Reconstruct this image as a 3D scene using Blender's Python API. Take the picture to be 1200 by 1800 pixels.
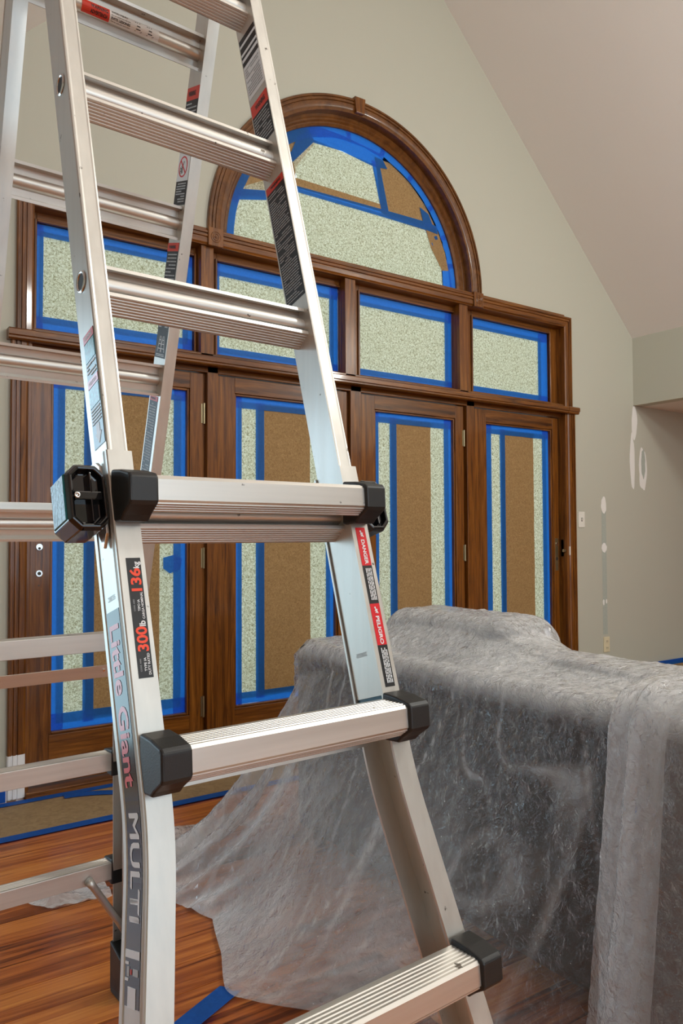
import bpy, bmesh, math, random
import numpy as np
from mathutils import Vector, Matrix, noise

for o in list(bpy.data.objects):
    bpy.data.objects.remove(o, do_unlink=True)
SC = bpy.context.scene
COL = SC.collection
R = math.radians
random.seed(7)

# ------------------------------------------------------------------ camera
CAMP = Vector((0.0, -3.61, 1.14))
YAW, PITCH, ROLL, FPX = 0.6034068, 0.03365413, -0.00442846, 1352.0
fw = Vector((math.sin(YAW) * math.cos(PITCH), math.cos(YAW) * math.cos(PITCH), math.sin(PITCH)))
rt0 = Vector((math.cos(YAW), -math.sin(YAW), 0.0))
up0 = rt0.cross(fw)
rt = rt0 * math.cos(ROLL) + up0 * math.sin(ROLL)
up = -rt0 * math.sin(ROLL) + up0 * math.cos(ROLL)
cam = bpy.data.cameras.new('camera')
cam.sensor_fit = 'VERTICAL'
cam.sensor_height = 24.0
cam.sensor_width = 16.0
cam.lens = FPX / 1800.0 * 24.0
cam.clip_start = 0.02
co = bpy.data.objects.new('camera', cam)
COL.objects.link(co)
M = Matrix((rt, up, -fw)).transposed().to_4x4()
M.translation = CAMP
co.matrix_world = M
SC.camera = co

# ------------------------------------------------------------------ world, lights, exposure
W = bpy.data.worlds.new('sky')
SC.world = W
W.use_nodes = True
bg = W.node_tree.nodes['Background']
bg.inputs[0].default_value = (0.70, 0.86, 1.0, 1)
bg.inputs[1].default_value = 2.7
SC.view_settings.view_transform = 'Standard'
SC.view_settings.look = 'None'
SC.view_settings.exposure = -0.15
SC.view_settings.gamma = 1.0
SC.view_settings.use_curve_mapping = False
SC.cycles.max_bounces = 8
SC.cycles.diffuse_bounces = 4
SC.cycles.glossy_bounces = 3
SC.cycles.transmission_bounces = 4
SC.cycles.transparent_max_bounces = 14

def area(name, loc, to, sx, sy, power, color, portal=False):
    l = bpy.data.lights.new(name, 'AREA')
    l.shape = 'RECTANGLE'
    l.size, l.size_y = sx, sy
    l.energy = power
    l.color = color
    o = bpy.data.objects.new(name, l)
    COL.objects.link(o)
    o.location = loc
    d = Vector(to) - Vector(loc)
    o.rotation_euler = d.to_track_quat('-Z', 'Y').to_euler()
    if portal:
        l.cycles.is_portal = True
    return o

def bulb(name, loc, power, color, r):
    l = bpy.data.lights.new(name, 'POINT')
    l.energy = power
    l.color = color
    l.shadow_soft_size = r
    o = bpy.data.objects.new(name, l)
    COL.objects.link(o)
    o.location = loc
    return o

# unseen area light added high behind the photographer to brighten the ladder fronts
area('back_fill_light', (1.2, -7.9, 3.7), (1.2, 0, 1.8), 4.0, 1.2, 14, (1.0, 0.96, 0.88))
# daylight through the patio opening left of the french doors
area('daylight_patio_opening', (-1.35, 0.10, 1.1), (-1.35, -3, 0.9), 1.5, 2.0, 32, (0.55, 0.80, 1.0))
# ceiling lamp, then two unseen fill bulbs
bulb('ceiling_lamp_light', (4.45, -3.14, 2.9), 80, (0.98, 1.0, 0.94), 0.12)
bulb('sofa_fill_light', (2.3, -3.7, 3.3), 98, (0.98, 1.0, 0.95), 0.15)  # unseen bulb added above the sofa to brighten the plastic
bulb('rear_fill_light', (0.8, -6.6, 2.7), 78, (0.98, 1.0, 0.97), 0.18)  # unseen bulb added behind the camera for overall brightness

# ------------------------------------------------------------------ materials
MATS = {}
def nmat(name):
    m = bpy.data.materials.new(name)
    m.use_nodes = True
    nt = m.node_tree
    b = nt.nodes['Principled BSDF']
    MATS[name] = m
    return m, nt, b

def plain(name, col, rough=0.5, metal=0.0, spec=0.5, bump=0.0, bscale=200.0, coat=0.0, var=0.0):
    m, nt, b = nmat(name)
    b.inputs['Base Color'].default_value = (*col, 1)
    b.inputs['Roughness'].default_value = rough
    b.inputs['Metallic'].default_value = metal
    b.inputs['Specular IOR Level'].default_value = spec
    b.inputs['Coat Weight'].default_value = coat
    tc = nt.nodes.new('ShaderNodeTexCoord')
    if bump > 0 or var > 0:
        n = nt.nodes.new('ShaderNodeTexNoise')
        n.inputs['Scale'].default_value = bscale
        n.inputs['Detail'].default_value = 4
        nt.links.new(tc.outputs['Object'], n.inputs['Vector'])
        if bump > 0:
            bp = nt.nodes.new('ShaderNodeBump')
            bp.inputs['Strength'].default_value = bump
            bp.inputs['Distance'].default_value = 0.002
            nt.links.new(n.outputs['Fac'], bp.inputs['Height'])
            nt.links.new(bp.outputs['Normal'], b.inputs['Normal'])
        if var > 0:
            r = nt.nodes.new('ShaderNodeValToRGB')
            r.color_ramp.elements[0].position = 0.35
            r.color_ramp.elements[1].position = 0.65
            r.color_ramp.elements[0].color = (*[c * (1 - var) for c in col], 1)
            r.color_ramp.elements[1].color = (*[min(1, c * (1 + var)) for c in col], 1)
            nt.links.new(n.outputs['Fac'], r.inputs['Fac'])
            nt.links.new(r.outputs['Color'], b.inputs['Base Color'])
    return m

def ramp(nt, stops):
    r = nt.nodes.new('ShaderNodeValToRGB')
    e = r.color_ramp.elements
    while len(e) < len(stops):
        e.new(0.5)
    for el, (p, c) in zip(e, stops):
        el.position = p
        el.color = (*c, 1)
    return r

def wood(name, scale, cols, rough, coat, rnd=False, bump=0.15, warp=1.0):
    m, nt, b = nmat(name)
    tc = nt.nodes.new('ShaderNodeTexCoord')
    mp = nt.nodes.new('ShaderNodeMapping')
    mp.inputs['Scale'].default_value = scale
    nt.links.new(tc.outputs['Object'], mp.inputs['Vector'])
    vec = mp.outputs['Vector']
    oi = nt.nodes.new('ShaderNodeObjectInfo')
    if rnd:
        ad = nt.nodes.new('ShaderNodeVectorMath')
        ad.operation = 'ADD'
        mu = nt.nodes.new('ShaderNodeMath')
        mu.operation = 'MULTIPLY'
        mu.inputs[1].default_value = 57.0
        nt.links.new(oi.outputs['Random'], mu.inputs[0])
        nt.links.new(vec, ad.inputs[0])
        nt.links.new(mu.outputs[0], ad.inputs[1])
        vec = ad.outputs[0]
    n1 = nt.nodes.new('ShaderNodeTexNoise')
    n1.inputs['Scale'].default_value = 1.0
    n1.inputs['Detail'].default_value = 8
    n1.inputs['Roughness'].default_value = 0.65
    n1.inputs['Distortion'].default_value = warp
    nt.links.new(vec, n1.inputs['Vector'])
    rp = ramp(nt, cols)
    fac = n1.outputs['Fac']
    if rnd:
        mr = nt.nodes.new('ShaderNodeMath')
        mr.operation = 'MULTIPLY_ADD'
        mr.inputs[1].default_value = 0.30
        nt.links.new(oi.outputs['Random'], mr.inputs[0])
        sb = nt.nodes.new('ShaderNodeMath')
        sb.operation = 'SUBTRACT'
        sb.inputs[1].default_value = 0.15
        nt.links.new(fac, sb.inputs[0])
        nt.links.new(sb.outputs[0], mr.inputs[2])
        fac = mr.outputs[0]
    nt.links.new(fac, rp.inputs['Fac'])
    nt.links.new(rp.outputs['Color'], b.inputs['Base Color'])
    b.inputs['Roughness'].default_value = rough
    b.inputs['Coat Weight'].default_value = coat
    b.inputs['Coat Roughness'].default_value = 0.09
    b.inputs['Specular IOR Level'].default_value = 0.3
    bp = nt.nodes.new('ShaderNodeBump')
    bp.inputs['Strength'].default_value = bump
    bp.inputs['Distance'].default_value = 0.001
    nt.links.new(n1.outputs['Fac'], bp.inputs['Height'])
    nt.links.new(bp.outputs['Normal'], b.inputs['Normal'])
    return m

WCOL = [(0.30, (0.040, 0.010, 0.001)), (0.50, (0.155, 0.048, 0.004)), (0.74, (0.30, 0.110, 0.014))]
wood('wood_upright', (45, 45, 2.2), WCOL, 0.36, 0.5)
wood('wood_level', (2.2, 45, 45), WCOL, 0.36, 0.5)
wood('wood_arch', (14, 14, 14), [(0.3, (0.07, 0.023, 0.005)), (0.7, (0.20, 0.078, 0.019))], 0.32, 0.35)
wood('floor_plank_wood', (1.6, 34, 6), [(0.28, (0.085, 0.017, 0.004)), (0.45, (0.34, 0.085, 0.018)), (0.60, (0.56, 0.18, 0.038)), (0.8, (0.74, 0.32, 0.075))], 0.30, 0.10, rnd=True, bump=0.25, warp=0.8)
plain('wall_paint', (0.505, 0.50, 0.42), 0.75, bump=0.06, bscale=180)
plain('ceiling_paint', (0.78, 0.745, 0.71), 0.9, bump=0.55, bscale=38)
plain('white_baseboard_and_glare', (0.82, 0.82, 0.84), 0.35)  # baseboard white; also stands for window glare on the casing foot
plain('spackle', (0.84, 0.83, 0.80), 0.9, bump=0.1, bscale=120)
plain('patch_grey', (0.42, 0.455, 0.405), 0.9, var=0.04, bscale=60)
plain('plate_almond', (0.72, 0.64, 0.44), 0.4)
plain('plate_white', (0.80, 0.78, 0.71), 0.4)
plain('slot_dark', (0.03, 0.025, 0.02), 0.6)
plain('brass_aged', (0.36, 0.30, 0.18), 0.35, metal=0.9)
plain('steel_bright', (0.75, 0.74, 0.72), 0.2, metal=1.0)
plain('black_plastic', (0.012, 0.012, 0.012), 0.45, bump=0.1, bscale=600)
plain('black_gloss', (0.006, 0.006, 0.007), 0.07, coat=0.6)
plain('teal_plastic', (0.01, 0.13, 0.14), 0.25, bump=0.6, bscale=160)
plain('blue_endcap', (0.012, 0.10, 0.17), 0.35)
plain('label_black', (0.005, 0.005, 0.006), 0.14)
plain('label_black_matte', (0.012, 0.012, 0.013), 0.4)
plain('label_red', (0.70, 0.045, 0.022), 0.35)
plain('label_crimson', (0.68, 0.012, 0.02), 0.35)
plain('label_white', (0.82, 0.83, 0.84), 0.35)
plain('label_grey', (0.45, 0.46, 0.47), 0.4)
plain('label_green', (0.005, 0.10, 0.075), 0.2)
plain('label_teal', (0.06, 0.30, 0.30), 0.2, var=0.5, bscale=160)
plain('label_orange', (0.95, 0.07, 0.02), 0.4)
plain('label_pink', (0.88, 0.16, 0.20), 0.2)
plain('sofa_fabric', (0.014, 0.015, 0.019), 0.95, bump=0.5, bscale=500, var=0.18)
plain('pillow_fabric', (0.30, 0.29, 0.27), 0.95, bump=0.4, bscale=400)
plain('sofa_foot', (0.05, 0.02, 0.01), 0.4)
plain('outside_ground', (0.30, 0.34, 0.22), 0.9)

def aluminium(name, col, rough, metal, sx, bump=0.08):
    m, nt, b = nmat(name)
    b.inputs['Metallic'].default_value = metal
    tc = nt.nodes.new('ShaderNodeTexCoord')
    mp = nt.nodes.new('ShaderNodeMapping')
    mp.inputs['Scale'].default_value = sx
    nt.links.new(tc.outputs['Object'], mp.inputs['Vector'])
    n = nt.nodes.new('ShaderNodeTexNoise')
    n.inputs['Scale'].default_value = 1.0
    n.inputs['Detail'].default_value = 6
    nt.links.new(mp.outputs['Vector'], n.inputs['Vector'])
    rp = ramp(nt, [(0.3, tuple(c * 0.88 for c in col)), (0.7, col)])
    nt.links.new(n.outputs['Fac'], rp.inputs['Fac'])
    # sparse dark scuffs
    n2 = nt.nodes.new('ShaderNodeTexNoise')
    n2.inputs['Scale'].default_value = 55.0
    n2.inputs['Detail'].default_value = 3
    nt.links.new(tc.outputs['Object'], n2.inputs['Vector'])
    rs = ramp(nt, [(0.715, (1, 1, 1)), (0.75, (0.22, 0.20, 0.18))])
    nt.links.new(n2.outputs['Fac'], rs.inputs['Fac'])
    mx = nt.nodes.new('ShaderNodeMix')
    mx.data_type = 'RGBA'
    mx.blend_type = 'MULTIPLY'
    mx.inputs[0].default_value = 1.0
    nt.links.new(rp.outputs['Color'], mx.inputs[6])
    nt.links.new(rs.outputs['Color'], mx.inputs[7])
    nt.links.new(mx.outputs[2], b.inputs['Base Color'])
    rr = nt.nodes.new('ShaderNodeMapRange')
    rr.inputs['To Min'].default_value = rough - 0.06
    rr.inputs['To Max'].default_value = rough + 0.08
    nt.links.new(n.outputs['Fac'], rr.inputs['Value'])
    nt.links.new(rr.outputs[0], b.inputs['Roughness'])
    bp = nt.nodes.new('ShaderNodeBump')
    bp.inputs['Strength'].default_value = bump
    bp.inputs['Distance'].default_value = 0.001
    nt.links.new(n.outputs['Fac'], bp.inputs['Height'])
    nt.links.new(bp.outputs['Normal'], b.inputs['Normal'])
    return m
aluminium('aluminium_rail', (0.66, 0.64, 0.59), 0.37, 0.70, (60, 60, 3))
aluminium('aluminium_rung', (0.70, 0.67, 0.62), 0.40, 0.85, (3, 90, 90))

def sheetmat(name, cols, scale, rough, trans, bump=0.3, bscale=30.0, aniso=(1, 1, 1), tcol=None):
    """thin opaque-ish sheet: part of the light passes through it diffusely"""
    m, nt, b = nmat(name)
    out = nt.nodes['Material Output']
    tc = nt.nodes.new('ShaderNodeTexCoord')
    mp = nt.nodes.new('ShaderNodeMapping')
    mp.inputs['Scale'].default_value = aniso
    nt.links.new(tc.outputs['Object'], mp.inputs['Vector'])
    n = nt.nodes.new('ShaderNodeTexNoise')
    n.inputs['Scale'].default_value = scale
    n.inputs['Detail'].default_value = 3
    n.inputs['Distortion'].default_value = 1.2
    nt.links.new(mp.outputs['Vector'], n.inputs['Vector'])
    rp = ramp(nt, cols)
    nt.links.new(n.outputs['Fac'], rp.inputs['Fac'])
    nt.links.new(rp.outputs['Color'], b.inputs['Base Color'])
    b.inputs['Roughness'].default_value = rough
    tr = nt.nodes.new('ShaderNodeBsdfTranslucent')
    if tcol:
        tr.inputs['Color'].default_value = (*tcol, 1)
    else:
        nt.links.new(rp.outputs['Color'], tr.inputs['Color'])
    mx = nt.nodes.new('ShaderNodeMixShader')
    mx.inputs[0].default_value = trans
    nt.links.new(b.outputs[0], mx.inputs[1])
    nt.links.new(tr.outputs[0], mx.inputs[2])
    nt.links.new(mx.outputs[0], out.inputs['Surface'])
    n2 = nt.nodes.new('ShaderNodeTexNoise')
    n2.inputs['Scale'].default_value = bscale
    n2.inputs['Detail'].default_value = 5
    nt.links.new(tc.outputs['Object'], n2.inputs['Vector'])
    bp = nt.nodes.new('ShaderNodeBump')
    bp.inputs['Strength'].default_value = bump
    bp.inputs['Distance'].default_value = 0.004
    nt.links.new(n2.outputs['Fac'], bp.inputs['Height'])
    nt.links.new(bp.outputs['Normal'], b.inputs['Normal'])
    nt.links.new(bp.outputs['Normal'], tr.inputs['Normal'])
    return m
sheetmat('paper_white', [(0.34, (0.38, 0.36, 0.20)), (0.50, (0.74, 0.74, 0.54)), (0.64, (0.93, 0.95, 0.80))], 105, 0.8, 0.46, 0.35, 14)
sheetmat('paper_brown', [(0.35, (0.28, 0.16, 0.06)), (0.6, (0.40, 0.245, 0.10)), (0.8, (0.50, 0.32, 0.15))], 120, 0.8, 0.14, 0.4, 12)
sheetmat('floor_paper', [(0.3, (0.25, 0.16, 0.075)), (0.7, (0.35, 0.235, 0.115))], 30, 0.7, 0.0, 0.25, 9)
sheetmat('blue_tape', [(0.4, (0.012, 0.13, 0.46)), (0.6, (0.016, 0.16, 0.54))], 60, 0.55, 0.47, 0.35, 40, tcol=(0.02, 0.26, 1.0))

def glass(name):
    m, nt, b = nmat(name)
    out = nt.nodes['Material Output']
    t = nt.nodes.new('ShaderNodeBsdfTransparent')
    t.inputs['Color'].default_value = (0.93, 0.96, 0.95, 1)
    g = nt.nodes.new('ShaderNodeBsdfGlossy')
    g.inputs['Roughness'].default_value = 0.02
    f = nt.nodes.new('ShaderNodeFresnel')
    f.inputs['IOR'].default_value = 1.45
    mx = nt.nodes.new('ShaderNodeMixShader')
    nt.links.new(f.outputs[0], mx.inputs[0])
    nt.links.new(t.outputs[0], mx.inputs[1])
    nt.links.new(g.outputs[0], mx.inputs[2])
    nt.links.new(mx.outputs[0], out.inputs['Surface'])
glass('window_glass')

def film(name, haze, hazecol, gloss_ior, rough, fine, bump):
    """thin crinkled polyethylene film"""
    m, nt, b = nmat(name)
    nt.nodes.remove(b)
    out = nt.nodes['Material Output']
    tc = nt.nodes.new('ShaderNodeTexCoord')
    n = nt.nodes.new('ShaderNodeTexNoise')
    n.inputs['Scale'].default_value = fine
    n.inputs['Detail'].default_value = 5
    n.inputs['Roughness'].default_value = 0.6
    n.inputs['Distortion'].default_value = 1.6
    nt.links.new(tc.outputs['Object'], n.inputs['Vector'])
    mpx = nt.nodes.new('ShaderNodeMapping')
    mpx.inputs['Scale'].default_value = (11, 11, 1.3)
    nt.links.new(tc.outputs['Object'], mpx.inputs['Vector'])
    n3 = nt.nodes.new('ShaderNodeTexNoise')
    n3.inputs['Scale'].default_value = 1.0
    n3.inputs['Detail'].default_value = 3
    nt.links.new(mpx.outputs['Vector'], n3.inputs['Vector'])
    # crisp facets: cell distance on warped coordinates
    wv = nt.nodes.new('ShaderNodeVectorMath')
    wv.operation = 'MULTIPLY_ADD'
    wv.inputs[1].default_value = (0.05, 0.05, 0.05)
    nt.links.new(n.outputs['Color'], wv.inputs[0])
    nt.links.new(tc.outputs['Object'], wv.inputs[2])
    hs = []
    for sc_, amt in ((fine * 1.0, 0.62), (fine * 2.1, 0.26)):
        v = nt.nodes.new('ShaderNodeTexVoronoi')
        v.feature = 'F1'
        v.inputs['Scale'].default_value = sc_
        nt.links.new(wv.outputs[0], v.inputs['Vector'])
        q = nt.nodes.new('ShaderNodeMath')
        q.operation = 'MULTIPLY'
        q.inputs[1].default_value = amt
        nt.links.new(v.outputs['Distance'], q.inputs[0])
        hs.append(q.outputs[0])
    ad = nt.nodes.new('ShaderNodeMath')
    ad.operation = 'MULTIPLY_ADD'
    ad.inputs[1].default_value = 0.7
    nt.links.new(n3.outputs['Fac'], ad.inputs[0])
    nt.links.new(hs[0], ad.inputs[2])
    ad2 = nt.nodes.new('ShaderNodeMath')
    nt.links.new(ad.outputs[0], ad2.inputs[0])
    nt.links.new(hs[1], ad2.inputs[1])
    ad = ad2
    bp = nt.nodes.new('ShaderNodeBump')
    bp.inputs['Strength'].default_value = bump
    bp.inputs['Distance'].default_value = 0.010
    nt.links.new(ad.outputs[0], bp.inputs['Height'])
    t = nt.nodes.new('ShaderNodeBsdfTransparent')
    d = nt.nodes.new('ShaderNodeBsdfDiffuse')
    d.inputs['Color'].default_value = (*hazecol, 1)
    tl = nt.nodes.new('ShaderNodeBsdfTranslucent')
    tl.inputs['Color'].default_value = (*hazecol, 1)
    g = nt.nodes.new('ShaderNodeBsdfGlossy')
    g.inputs['Roughness'].default_value = rough
    for s in (d, g):
        nt.links.new(bp.outputs['Normal'], s.inputs['Normal'])
    dm = nt.nodes.new('ShaderNodeMixShader')
    dm.inputs[0].default_value = 0.30
    nt.links.new(d.outputs[0], dm.inputs[1])
    nt.links.new(tl.outputs[0], dm.inputs[2])
    # haze grows with the path length through the film: 1 - exp(-k / cos)
    lw = nt.nodes.new('ShaderNodeLayerWeight')
    lw.inputs['Blend'].default_value = 0.5
    def mth(op, a_, b_=None):
        q = nt.nodes.new('ShaderNodeMath')
        q.operation = op
        for i_, x_ in enumerate((a_, b_)):
            if x_ is None:
                continue
            if isinstance(x_, (int, float)):
                q.inputs[i_].default_value = x_
            else:
                nt.links.new(x_, q.inputs[i_])
        return q.outputs[0]
    cosv = mth('MAXIMUM', mth('SUBTRACT', 1.0, lw.outputs['Facing']), 0.06)
    # 'layers_and_lit_haze': folded thicknesses of film, plus haze put in for lit top and skirt
    at = nt.nodes.new('ShaderNodeAttribute')
    at.attribute_name = 'layers_and_lit_haze'
    kk = mth('MULTIPLY', mth('ADD', at.outputs['Fac'], 1.0), -haze)
    mr = mth('SUBTRACT', 1.0, mth('EXPONENT', mth('DIVIDE', kk, mth('POWER', cosv, 1.8))))
    m1 = nt.nodes.new('ShaderNodeMixShader')
    nt.links.new(mr, m1.inputs[0])
    nt.links.new(t.outputs[0], m1.inputs[1])
    nt.links.new(dm.outputs[0], m1.inputs[2])
    # stacked film surfaces: reflection climbs steeply with the facet's tilt
    l2 = nt.nodes.new('ShaderNodeLayerWeight')
    l2.inputs['Blend'].default_value = 0.5
    nt.links.new(bp.outputs['Normal'], l2.inputs['Normal'])
    f = nt.nodes.new('ShaderNodeValToRGB')
    els = f.color_ramp.elements
    while len(els) < 4:
        els.new(0.5)
    for el, (p_, g_) in zip(els, ((0.0, 0.045), (0.38, 0.06), (0.62, 0.42 * gloss_ior), (0.88, 0.85))):
        el.position = p_
        el.color = (g_, g_, g_, 1)
    nt.links.new(l2.outputs['Facing'], f.inputs['Fac'])
    m2 = nt.nodes.new('ShaderNodeMixShader')
    nt.links.new(f.outputs[0], m2.inputs[0])
    nt.links.new(m1.outputs[0], m2.inputs[1])
    nt.links.new(g.outputs[0], m2.inputs[2])
    nt.links.new(m2.outputs[0], out.inputs['Surface'])
film('plastic_film', 0.060, (0.97, 0.97, 0.98), 1.1, 0.045, 28.0, 1.02)
film('plastic_film_layered', 0.40, (0.92, 0.92, 0.92), 1.0, 0.16, 16.0, 0.6)

# ------------------------------------------------------------------ building helpers
ROOTM = {}          # object -> world matrix of the frame its vertices are written in

def mesh_obj(name, verts, faces, mat, parent=None, smooth=False, inv=None, recalc=True):
    me = bpy.data.meshes.new(name)
    if inv is None and parent is not None and parent in ROOTM:
        inv = ROOTM[parent].inverted()
    vs = [Vector(v) for v in verts]
    if inv is not None:
        vs = [inv @ v for v in vs]
    me.from_pydata([tuple(v) for v in vs], [], faces)
    if recalc:
        bm = bmesh.new()
        bm.from_mesh(me)
        bmesh.ops.recalc_face_normals(bm, faces=bm.faces)
        bm.to_mesh(me)
        bm.free()
    me.materials.append(MATS[mat] if isinstance(mat, str) else mat)
    if smooth:
        for p in me.polygons:
            p.use_smooth = True
    o = bpy.data.objects.new(name, me)
    COL.objects.link(o)
    if parent is not None:
        o.parent = parent
        if parent in ROOTM:
            ROOTM[o] = ROOTM[parent]
    return o

def tag(o, label, cat, group=None, kind=None):
    o['label'] = label
    o['category'] = cat
    if group:
        o['group'] = group
    if kind:
        o['kind'] = kind
    return o

def thing(name, label, cat, loc=(0, 0, 0), rz=0.0, group=None):
    o = bpy.data.objects.new(name, None)
    o.empty_display_size = 0.1
    COL.objects.link(o)
    o.location = loc
    o.rotation_euler = (0, 0, rz)
    ROOTM[o] = Matrix.Translation(Vector(loc)) @ Matrix.Rotation(rz, 4, 'Z')
    tag(o, label, cat, group)
    return o

def struct(o, label, cat):
    o['kind'] = 'structure'
    o['label'] = label
    o['category'] = cat
    return o

def sempty(name, label, cat, loc=(0, 0, 0)):
    o = thing(name, label, cat, loc)
    o['kind'] = 'structure'
    return o

class G:
    """collects polygons for one mesh"""
    def __init__(s):
        s.v, s.f = [], []
    def box(s, x0, x1, y0, y1, z0, z1):
        b = len(s.v)
        s.v += [(x, y, z) for z in (z0, z1) for y in (y0, y1) for x in (x0, x1)]
        for q in ((0, 1, 3, 2), (4, 6, 7, 5), (0, 4, 5, 1), (2, 3, 7, 6), (0, 2, 6, 4), (1, 5, 7, 3)):
            s.f.append(tuple(b + i for i in q))
        return s
    def loops(s, rings, closed=True, caps=True):
        """rings: list of equally long point loops, skinned together"""
        b, n = len(s.v), len(rings[0])
        for r in rings:
            s.v += [tuple(p) for p in r]
        for i in range(len(rings) - 1):
            for j in range(n if closed else n - 1):
                k = (j + 1) % n
                s.f.append((b + i * n + j, b + i * n + k, b + (i + 1) * n + k, b + (i + 1) * n + j))
        if caps and closed:
            s.f.append(tuple(b + j for j in range(n)))
            s.f.append(tuple(b + (len(rings) - 1) * n + j for j in range(n)))
        return s
    def tube(s, pts, r, seg=10):
        pts = [Vector(p) for p in pts]
        rings = []
        for i, p in enumerate(pts):
            d = (pts[min(i + 1, len(pts) - 1)] - pts[max(i - 1, 0)]).normalized()
            a = d.orthogonal().normalized() if i == 0 else (rings_a - d * rings_a.dot(d)).normalized()
            rings_a = a
            c = d.cross(a)
            rr = r[i] if isinstance(r, (list, tuple)) else r
            rings.append([p + a * math.cos(t) * rr + c * math.sin(t) * rr for t in [2 * math.pi * k / seg for k in range(seg)]])
        return s.loops(rings)
    def make(s, name, mat, parent=None, smooth=False):
        return mesh_obj(name, s.v, s.f, mat, parent, smooth)

def bevel(o, w, seg=2):
    md = o.modifiers.new('edge', 'BEVEL')
    md.width = w
    md.segments = seg
    md.limit_method = 'ANGLE'
    md.angle_limit = R(40)
    return o

def rounded_box(name, lo, hi, rad, mat, parent, seg=5, puff=0.0):
    bm = bmesh.new()
    bmesh.ops.create_cube(bm, size=1.0)
    for v in bm.verts:
        v.co = Vector([(lo[i] + hi[i]) / 2 + v.co[i] * (hi[i] - lo[i]) for i in range(3)])
    bmesh.ops.bevel(bm, geom=list(bm.edges), offset=rad, segments=seg, profile=0.5, affect='EDGES')
    if puff:
        c = Vector([(lo[i] + hi[i]) / 2 for i in range(3)])
        bmesh.ops.subdivide_edges(bm, edges=[e for e in bm.edges if e.calc_length() > 0.15], cuts=5, use_grid_fill=True)
        for v in bm.verts:
            d = [(v.co[i] - c[i]) / ((hi[i] - lo[i]) / 2) for i in range(3)]
            for i in range(3):
                j, k = (i + 1) % 3, (i + 2) % 3
                v.co[i] += puff * d[i] * max(0, 1 - d[j] ** 2) * max(0, 1 - d[k] ** 2)
    vs = [v.co.copy() for v in bm.verts]
    bm.verts.index_update()
    fs = [tuple(v.index for v in f.verts) for f in bm.faces]
    bm.free()
    return mesh_obj(name, vs, fs, mat, parent, True)

# moulded casing profile: (fraction from outer edge, projection from the wall)
CAS = [(0, 0), (0, .018), (.06, .023), (.20, .023), (.235, .016), (.29, .016), (.325, .022), (.46, .022), (.495, .015), (.55, .015), (.585, .020), (.88, .018), (1, .012), (1, 0)]

def casing_v(xo, xi, z0, z1, name, parent, m0=0, m1=0, mat='wood_upright'):
    w = xi - xo
    r0 = [(xo + t * w, -d, z0 + m0 * t * abs(w)) for t, d in CAS]
    r1 = [(xo + t * w, -d, z1 - m1 * t * abs(w)) for t, d in CAS]
    return G().loops([r0, r1]).make(name, mat, parent)

def casing_h(zo, zi, x0, x1, name, parent, m0=0, m1=0, mat='wood_level', y=0.0):
    w = zi - zo
    r0 = [(x0 + m0 * t * abs(w), y - d, zo + t * w) for t, d in CAS]
    r1 = [(x1 - m1 * t * abs(w), y - d, zo + t * w) for t, d in CAS]
    return G().loops([r0, r1]).make(name, mat, parent)

def arc_sweep(cx, cz, prof, a0, a1, n, name, mat, parent, smooth=True):
    """prof: (radius, y) closed loop swept around (cx, cz)"""
    rings = []
    for i in range(n + 1):
        a = a0 + (a1 - a0) * i / n
        rings.append([(cx + r * math.cos(a), y, cz + r * math.sin(a)) for r, y in prof])
    o = G().loops(rings).make(name, mat, parent)
    if smooth:
        bpy_smooth(o)
    return o

def bpy_smooth(o, ang=35):
    for p in o.data.polygons:
        p.use_smooth = True
    md = o.modifiers.new('split', 'EDGE_SPLIT')
    md.split_angle = R(ang)

def crumple(x0, x1, z0, z1, y, name, mat, parent, amp=0.0012, step=0.03, seed=0.0, poly=None, scale=9.0, aniso=(1, 1)):
    """thin sheet in the window plane, slightly wavy"""
    nx, nz = max(2, int((x1 - x0) / step)), max(2, int((z1 - z0) / step))
    v, f = [], []
    for j in range(nz + 1):
        for i in range(nx + 1):
            x, z = x0 + (x1 - x0) * i / nx, z0 + (z1 - z0) * j / nz
            q = Vector((x * scale * aniso[0] + seed, z * scale * aniso[1], seed * 3))
            v.append((x, y + amp * (noise.noise(q) + 0.4 * noise.noise(q * 2.7)), z))
    for j in range(nz):
        for i in range(nx):
            a = j * (nx + 1) + i
            f.append((a, a + 1, a + nx + 2, a + nx + 1))
    return mesh_obj(name, v, f, mat, parent, True, recalc=False)

def polysheet(pts, y, th, name, mat, parent):
    """flat polygon sheet in the window plane; pts = (x, z); th = 0 for tape, a single skin of film"""
    if th == 0:
        return mesh_obj(name, [(x, y, z) for x, z in pts], [tuple(range(len(pts)))], mat, parent, recalc=False)
    return G().loops([[(x, y, z) for x, z in pts], [(x, y + th, z) for x, z in pts]]).make(name, mat, parent)

# ------------------------------------------------------------------ room shell
CX, SPZ, AR = 2.628, 2.735, 0.976          # arch centre, springing height, outer radius
OX0, OX1, OZT = 0.755, 4.475, 2.69         # opening in the wall
EAVE_X, EAVE_Z = 5.247, 2.684
SOF = 2.158
def ceil_z(x):
    return EAVE_Z + (EAVE_X - max(x, 2 * CX - x)) * 0.991
XL, XR, YB = -3.2, 8.2, -8.0

fl = G().box(XL, XR, YB, 0.25, -0.10, -0.012).make('floor', 'floor_plank_wood')
struct(fl, 'reddish-brown wood plank floor', 'floor')
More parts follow.
